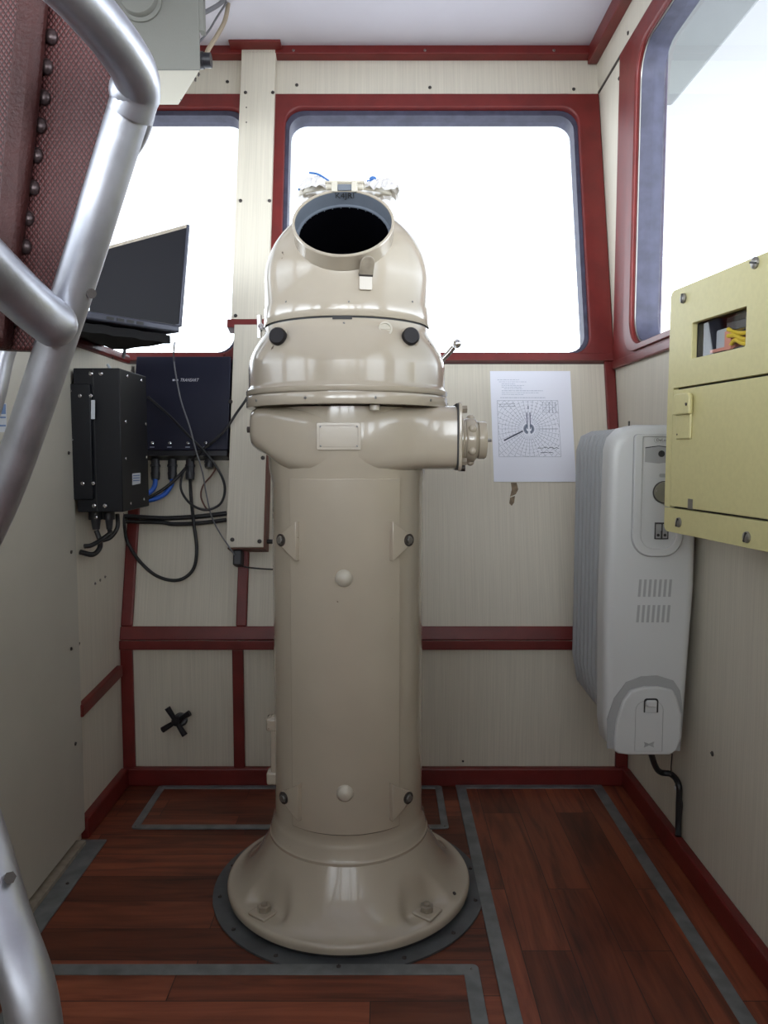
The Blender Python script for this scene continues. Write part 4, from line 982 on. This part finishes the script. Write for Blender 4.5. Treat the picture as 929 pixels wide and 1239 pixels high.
cable('cable', 'thin black wire running right from under the cream cover to the column', [F(290, 683, .035), F(297, 686, .02), F(315, 688, .01), F(331, 689, .01)], .0020, 'cable_black')
p1 = onY(116, 628, 1.76); p1.z = .70
cable('cable', 'thick black cable curling from the first connector under the black box', [p1, p1 + V((.008, 0, -.025)), onY(120, 664, 1.76), onY(112, 671, 1.74), onY(97, 668, 1.72)], .0058, 'cable_black')
p2 = onY(132, 628, 1.76); p2.z = .70
cable('cable', 'thick black cable curling from the second connector under the black box', [p2, onY(133, 645, 1.75), onY(121, 654, 1.73), onY(110, 660, 1.71), onY(102, 661, 1.70)], .0052, 'cable_black')
cable('cable', 'black cable behind the connectors of the black box', [onY(142, 622, 1.80), onY(142, 638, 1.79), onY(134, 650, 1.78), onY(124, 654, 1.77)], .0050, 'cable_black')

# valve handle on the lower front panel
vh = thing('valve_handle', 'black four-armed valve handle on the lower left front panel', 'handle', tuple(FW(213, 873)))
c = FW(213, 873, .055)
bm = B(); cyl(bm, FW(219, 870, 0), c, .010, 16); cyl(bm, FW(219, 870, 0), FW(219, 870, .014), .019, 20, r2=.014); obj('spindle', bm, G['black_plastic'], vh)
bm = B()
mm = frm(c, (0, -1, .05)); 
lathe(bm, [(.012, -.012), (.013, 0), (.010, .006), (0, .007)], mm, 16)
for a in (32, 122, 212, 302):
    d = M.Rotation(R(a), 4, 'Z'); 
    tube(bm, [mm @ (d @ V((.004, 0, 0))), mm @ (d @ V((.020, 0, 0))), mm @ (d @ V((.042, 0, 0)))], lambda t: .0058 + .002 * t, 10, 3)
obj('handle', bm, G['knob_black'], vh)

# ------------------------------------------------------------------ laptop on the ledge
A_ = V((-.456, 1.745, 1.141)); s_ = V((-.60, -.80, 0)); w_ = V((-.80, .60, 0))
lpt = thing('laptop', 'open black laptop standing on the red ledge in front of the left window', 'laptop', tuple(A_ + s_ * .13 + w_ * .18))
MLp = basis(A_, -s_, w_, (0, 0, 1))       # local x: away from the base, y: along the hinge
bm = B(); box(bm, -.255, 0, 0, .365, 0.004, .020, mat=MLp); lb = obj('keyboard_base', bm, G['laptop_grey'], lpt, bevel=.004)
bm = B(); box(bm, -.25, -.003, .003, .36, .020, .0212, mat=MLp); obj('keyboard', bm, G['black_plastic'], lb, smooth=0)
bm = B()
for k in range(4): box(bm, -.185 + k * .024, -.168 + k * .024, -.0008, .002, .009, .015, mat=MLp)
obj('port', bm, G['slot_dark'], lb, smooth=0)
la_ = R(7); ML2 = MLp @ M.Translation((0, 0, .018)) @ M.Rotation(la_, 4, 'Y')
bm = B(); box(bm, -.001, .007, 0, .365, 0, .232, mat=ML2); ll = obj('lid', bm, G['laptop_grey'], lpt, bevel=.003)
bm = B(); box(bm, -.0022, -.001, .003, .362, .006, .222, mat=ML2); obj('screen', bm, G['screen_black'], ll, smooth=0)
bm = B(); box(bm, -.0022, -.0009, .003, .362, .2225, .230, mat=ML2); obj('bezel_strip', bm, G['dirty_beige'], ll, smooth=0, label='pale strip along the top of the screen')
bm = B(); bmesh.ops.create_grid(bm, x_segments=10, y_segments=12, size=1)
random.seed(9)
lay = []
for v in bm.verts: v.co = MLp @ V((-.135 + v.co.x * .12, .18 + v.co.y * .165, -.001 + random.uniform(-.0015, .0015)))
r_ = bmesh.ops.extrude_face_region(bm, geom=bm.faces[:]); 
for g in r_['geom']:
    if isinstance(g, bmesh.types.BMVert): g.co.z -= .0 if g.co.x < XL - .0 else .018 * min(1, (g.co.x - XL) / .05)
    
tag(obj('cloth_bag', bm, G['cloth_black'], smooth=60), 'flat black cloth bag lying under the open laptop', 'bag')
cable('cable', 'short grey cable end on the red ledge beside the laptop', [V((XL + .02, 2.0, 1.12)), V((XL + .025, 1.99, 1.145)), V((XL - .01, 1.97, 1.152)), V((XL - .06, 1.93, 1.146))], .004, 'cable_grey')

# ------------------------------------------------------------------ overhead grey console
zc0 = 1.83; Yg = 2.0
g1 = onY(242, 85, Yg); g2 = onY(235, 0, Yg); 
gz = g1.z
f1 = onZ(216, 127, gz); 
cs = thing('overhead_console', 'grey metal box hanging from the ceiling at the upper left', 'console', (-.62, 2.05, ZC))
xl_ = -.95; xr_ = g1.x
bm = B(); hexa(bm, [V((xl_, Yg, gz)), V((xr_, Yg, gz)), V((f1.x, f1.y, gz)), V((xl_, f1.y, gz)), V((xl_, Yg, ZC)), V((xr_, Yg, ZC)), V((f1.x, f1.y, ZC)), V((xl_, f1.y, ZC))])
gb = obj('housing', bm, G['console_cream'], cs, smooth=0, bevel=.002, label='cream housing')
bm = B(); box(bm, xl_, xr_ + .001, Yg - .006, Yg - .0005, gz - .001, ZC); gf = obj('front_panel', bm, G['grey_console'], cs, bevel=.001, label='grey front panel')
bm = B(); c = onY(170, 0, Yg - .006); mm = frm(c, (0, -1, 0)); lathe(bm, [(.054, 0), (.054, .006), (.046, .010), (.046, .022), (.043, .026), (0, .026)], mm, 40); obj('round_knob', bm, G['grey_console'], gf)
bm = B(); box(bm, xr_, xr_ + .012, Yg - .004, Yg + .02, onY(238, 38, Yg).z, ZC); obj('side_flange', bm, G['grey_console'], gb, bevel=.001)
bm = B(); p = onY(243, 73, Yg + .02); cyl(bm, p + V((-.004, 0, .0)), p + V((.026, 0, 0)), .0175, 24); cyl(bm, p + V((-.004, 0, 0)), p + V((.007, 0, 0)), .020, 24); gl = obj('cable_gland', bm, G['black_plastic'], gb)
for (px, py) in ((239, 92), (235, 98), (218, 121)): p = onZ(px, py, gz); screw(gb, p + V((.002, 0, .004)), (1, 0, -.3), 'dark')
def Yc(px, py, y): return onY(px, py, y)
cable('cable', 'tan cable from the ceiling down to the black gland of the grey box', [Yc(278, -12, 2.2), Yc(276, 5, 2.2), Yc(272, 25, 2.15), Yc(262, 44, 2.1), Yc(253, 58, 2.05), Yc(249, 68, 2.02)], .006, 'cable_tan')
cable('cable', 'grey cable from the ceiling to the side of the grey box', [Yc(275, -4, 2.2), Yc(264, 6, 2.15), Yc(250, 14, 2.08), Yc(238, 19, 2.03)], .0058, 'cable_grey')
cable('cable', 'thin grey wire from the ceiling to the side of the grey box', [Yc(276, 0, 2.2), Yc(263, 20, 2.15), Yc(252, 38, 2.1), Yc(240, 52, 2.04)], .0028, 'cable_grey')

# ------------------------------------------------------------------ helmsman's chair in the left foreground
fc = atz(60, 1290, .60); 
ch = thing('helm_chair', 'tubular aluminium chair with dark red studded vinyl in the left foreground', 'chair', (-.45, .60, 0))
rt = .0195
def tb2(pts, r=rt, n=24, sm=10): bm = B(); tube(bm, pts, r, n, sm); return bm
leg = [atz(164, 108, .725), atz(133, 208, .748), atz(101, 312, .772), atz(67, 417, .797), atz(31, 524, .822), atz(2, 602, .84), atz(-35, 680, .86), atz(-80, 760, .84), atz(-92, 820, .78), atz(-66, 880, .71), atz(-31, 985, .65), atz(5, 1110, .61), atz(42, 1240, .58)]
e = leg[-1]; leg += [V((e.x + .01, e.y - .02, e.z - .15)), V((e.x + .0, e.y - .04, .02))]
obj('side_tube', tb2(leg, lambda t: rt), G['aluminium'], ch)
arm = [V((-.56, .28, 1.26)), V((-.42, .36, 1.27)), atz(-60, -150, .50), atz(10, -80, .56), atz(80, -18, .61), atz(122, 28, .65), atz(152, 68, .685), atz(164, 92, .705), atz(165, 112, .72), atz(157, 138, .73)]
obj('arm_tube', tb2(arm, .0210), G['aluminium'], ch)
bm = B(); ball(bm, atz(163, 112, .722), .0235, 20); tube(bm, [atz(165, 70, .75), atz(176, 105, .755), atz(176, 135, .76), atz(166, 166, .775), atz(150, 190, .79)], .0095, 14, 6); obj('weld_joint', bm, G['aluminium'], ch)
rail = [V((-.56, .28, 1.08)), V((-.48, .44, 1.09)), atz(-120, 205, .58), atz(-60, 274, .63), atz(0, 334, .70), atz(36, 368, .74), atz(64, 391, .765)]
obj('cross_tube', tb2(rail, lambda t: .0235 - .0 * t), G['aluminium'], ch)
bm = B(); ball(bm, atz(64, 391, .767), .0235, 20); obj('weld_joint', bm, G['aluminium'], ch)
obj('rear_tube', tb2([V((-.56, .28, 1.262)), V((-.56, .28, 1.08)), V((-.57, .27, .5)), V((-.58, .26, .02))]), G['aluminium'], ch)
bm = B(); lathe(bm, [(.028, 0), (.028, .006), (.022, .03), (0, .03)], M.Translation((-.58, .26, 0)), 24); obj('rubber_foot', bm, G['rubber'], ch)
rl2 = [atz(20, 395, 1.0), atz(6, 430, 1.0), atz(-4, 475, 1.0), atz(-20, 530, 1.0), atz(-45, 620, .98), atz(-60, 760, .9)]
obj('far_tube', tb2(rl2, .012, 14), G['aluminium'], ch)
bm = B(); p = atz(12, 1062, .612); cyl(bm, p, p - ray(12, 1062).normalized() * .010, .0048, 6); obj('bolt', bm, G['screw_dark'], ch)
bm = B(); p = atz(107, 355, .785); cyl(bm, p, p - ray(107, 355).normalized() * .012 + V((.003, 0, 0)), .0050, 12); obj('bolt', bm, G['screw_dark'], ch)
# foot
bm = B(); e2 = leg[-1]; lathe(bm, [(.028, 0), (.028, .006), (.022, .03), (0, .03)], M.Translation((e2.x, e2.y, 0)), 24); obj('rubber_foot', bm, G['rubber'], ch)
# vinyl panels
def vpl(name, pts, d0, d1, m, bev, label=None):
    bm = B(); a = [bm.verts.new(atz(x, y, z)) for x, y, z in pts]
    bb_ = [bm.verts.new(atz(x, y, z) + V((0, d1, 0))) for x, y, z in pts]
    bm.faces.new(a); bm.faces.new(bb_[::-1])
    for i in range(len(a)): j = (i + 1) % len(a); bm.faces.new((a[i], a[j], bb_[j], bb_[i]))
    bmesh.ops.triangulate(bm, faces=[f for f in bm.faces if len(f.verts) > 4])
    return obj(name, bm, G[m], ch, bevel=bev, smooth=30, label=label)
def pz(x, y): return .78 + .0001 * (y - 200) - .0001 * (x - 60)
P_ = [(-60, -90), (40, -90), (60, -40), (90, 10), (135, 88), (142, 105), (120, 165), (95, 250), (70, 340), (52, 400), (42, 424), (10, 423), (-70, 418)]
vpanel = vpl('side_panel', [(x, y, pz(x, y)) for x, y in P_], 0, .02, 'weave', .003, 'dark red woven-grain vinyl panel')
Q_ = [(22, -60), (56, -60), (50, 0), (43, 80), (33, 180), (20, 280), (8, 380), (4, 421), (-40, 419), (-20, 330), (0, 200), (10, 90), (19, 0)]
vpl('piping_band', [(x, y, pz(x, y) - .022) for x, y in Q_], 0, .022, 'vinyl', .008, 'dark red leather-grain border band')
bm = B(); tube(bm, [atz(x, y, pz(x, y) - .004) for x, y in ((57, -60), (51, 5), (44, 85), (34, 185), (22, 285), (12, 370), (8, 421))], .003, 8, 4); obj('piping_seam', bm, G['vinyl'], ch)
for (x, y) in ((59, 46), (53.5, 82), (50.5, 119), (46, 153), (41.5, 189), (37.5, 228), (31, 265), (28, 299), (22, 340), (17, 385)):
    p = atz(x, y, pz(x, y)); p += V((.0035, -.002, 0)); bm = B(); ball(bm, p, .0066, 16, 1, .75, 1.2); obj('stud', bm, G['stud'], ch)
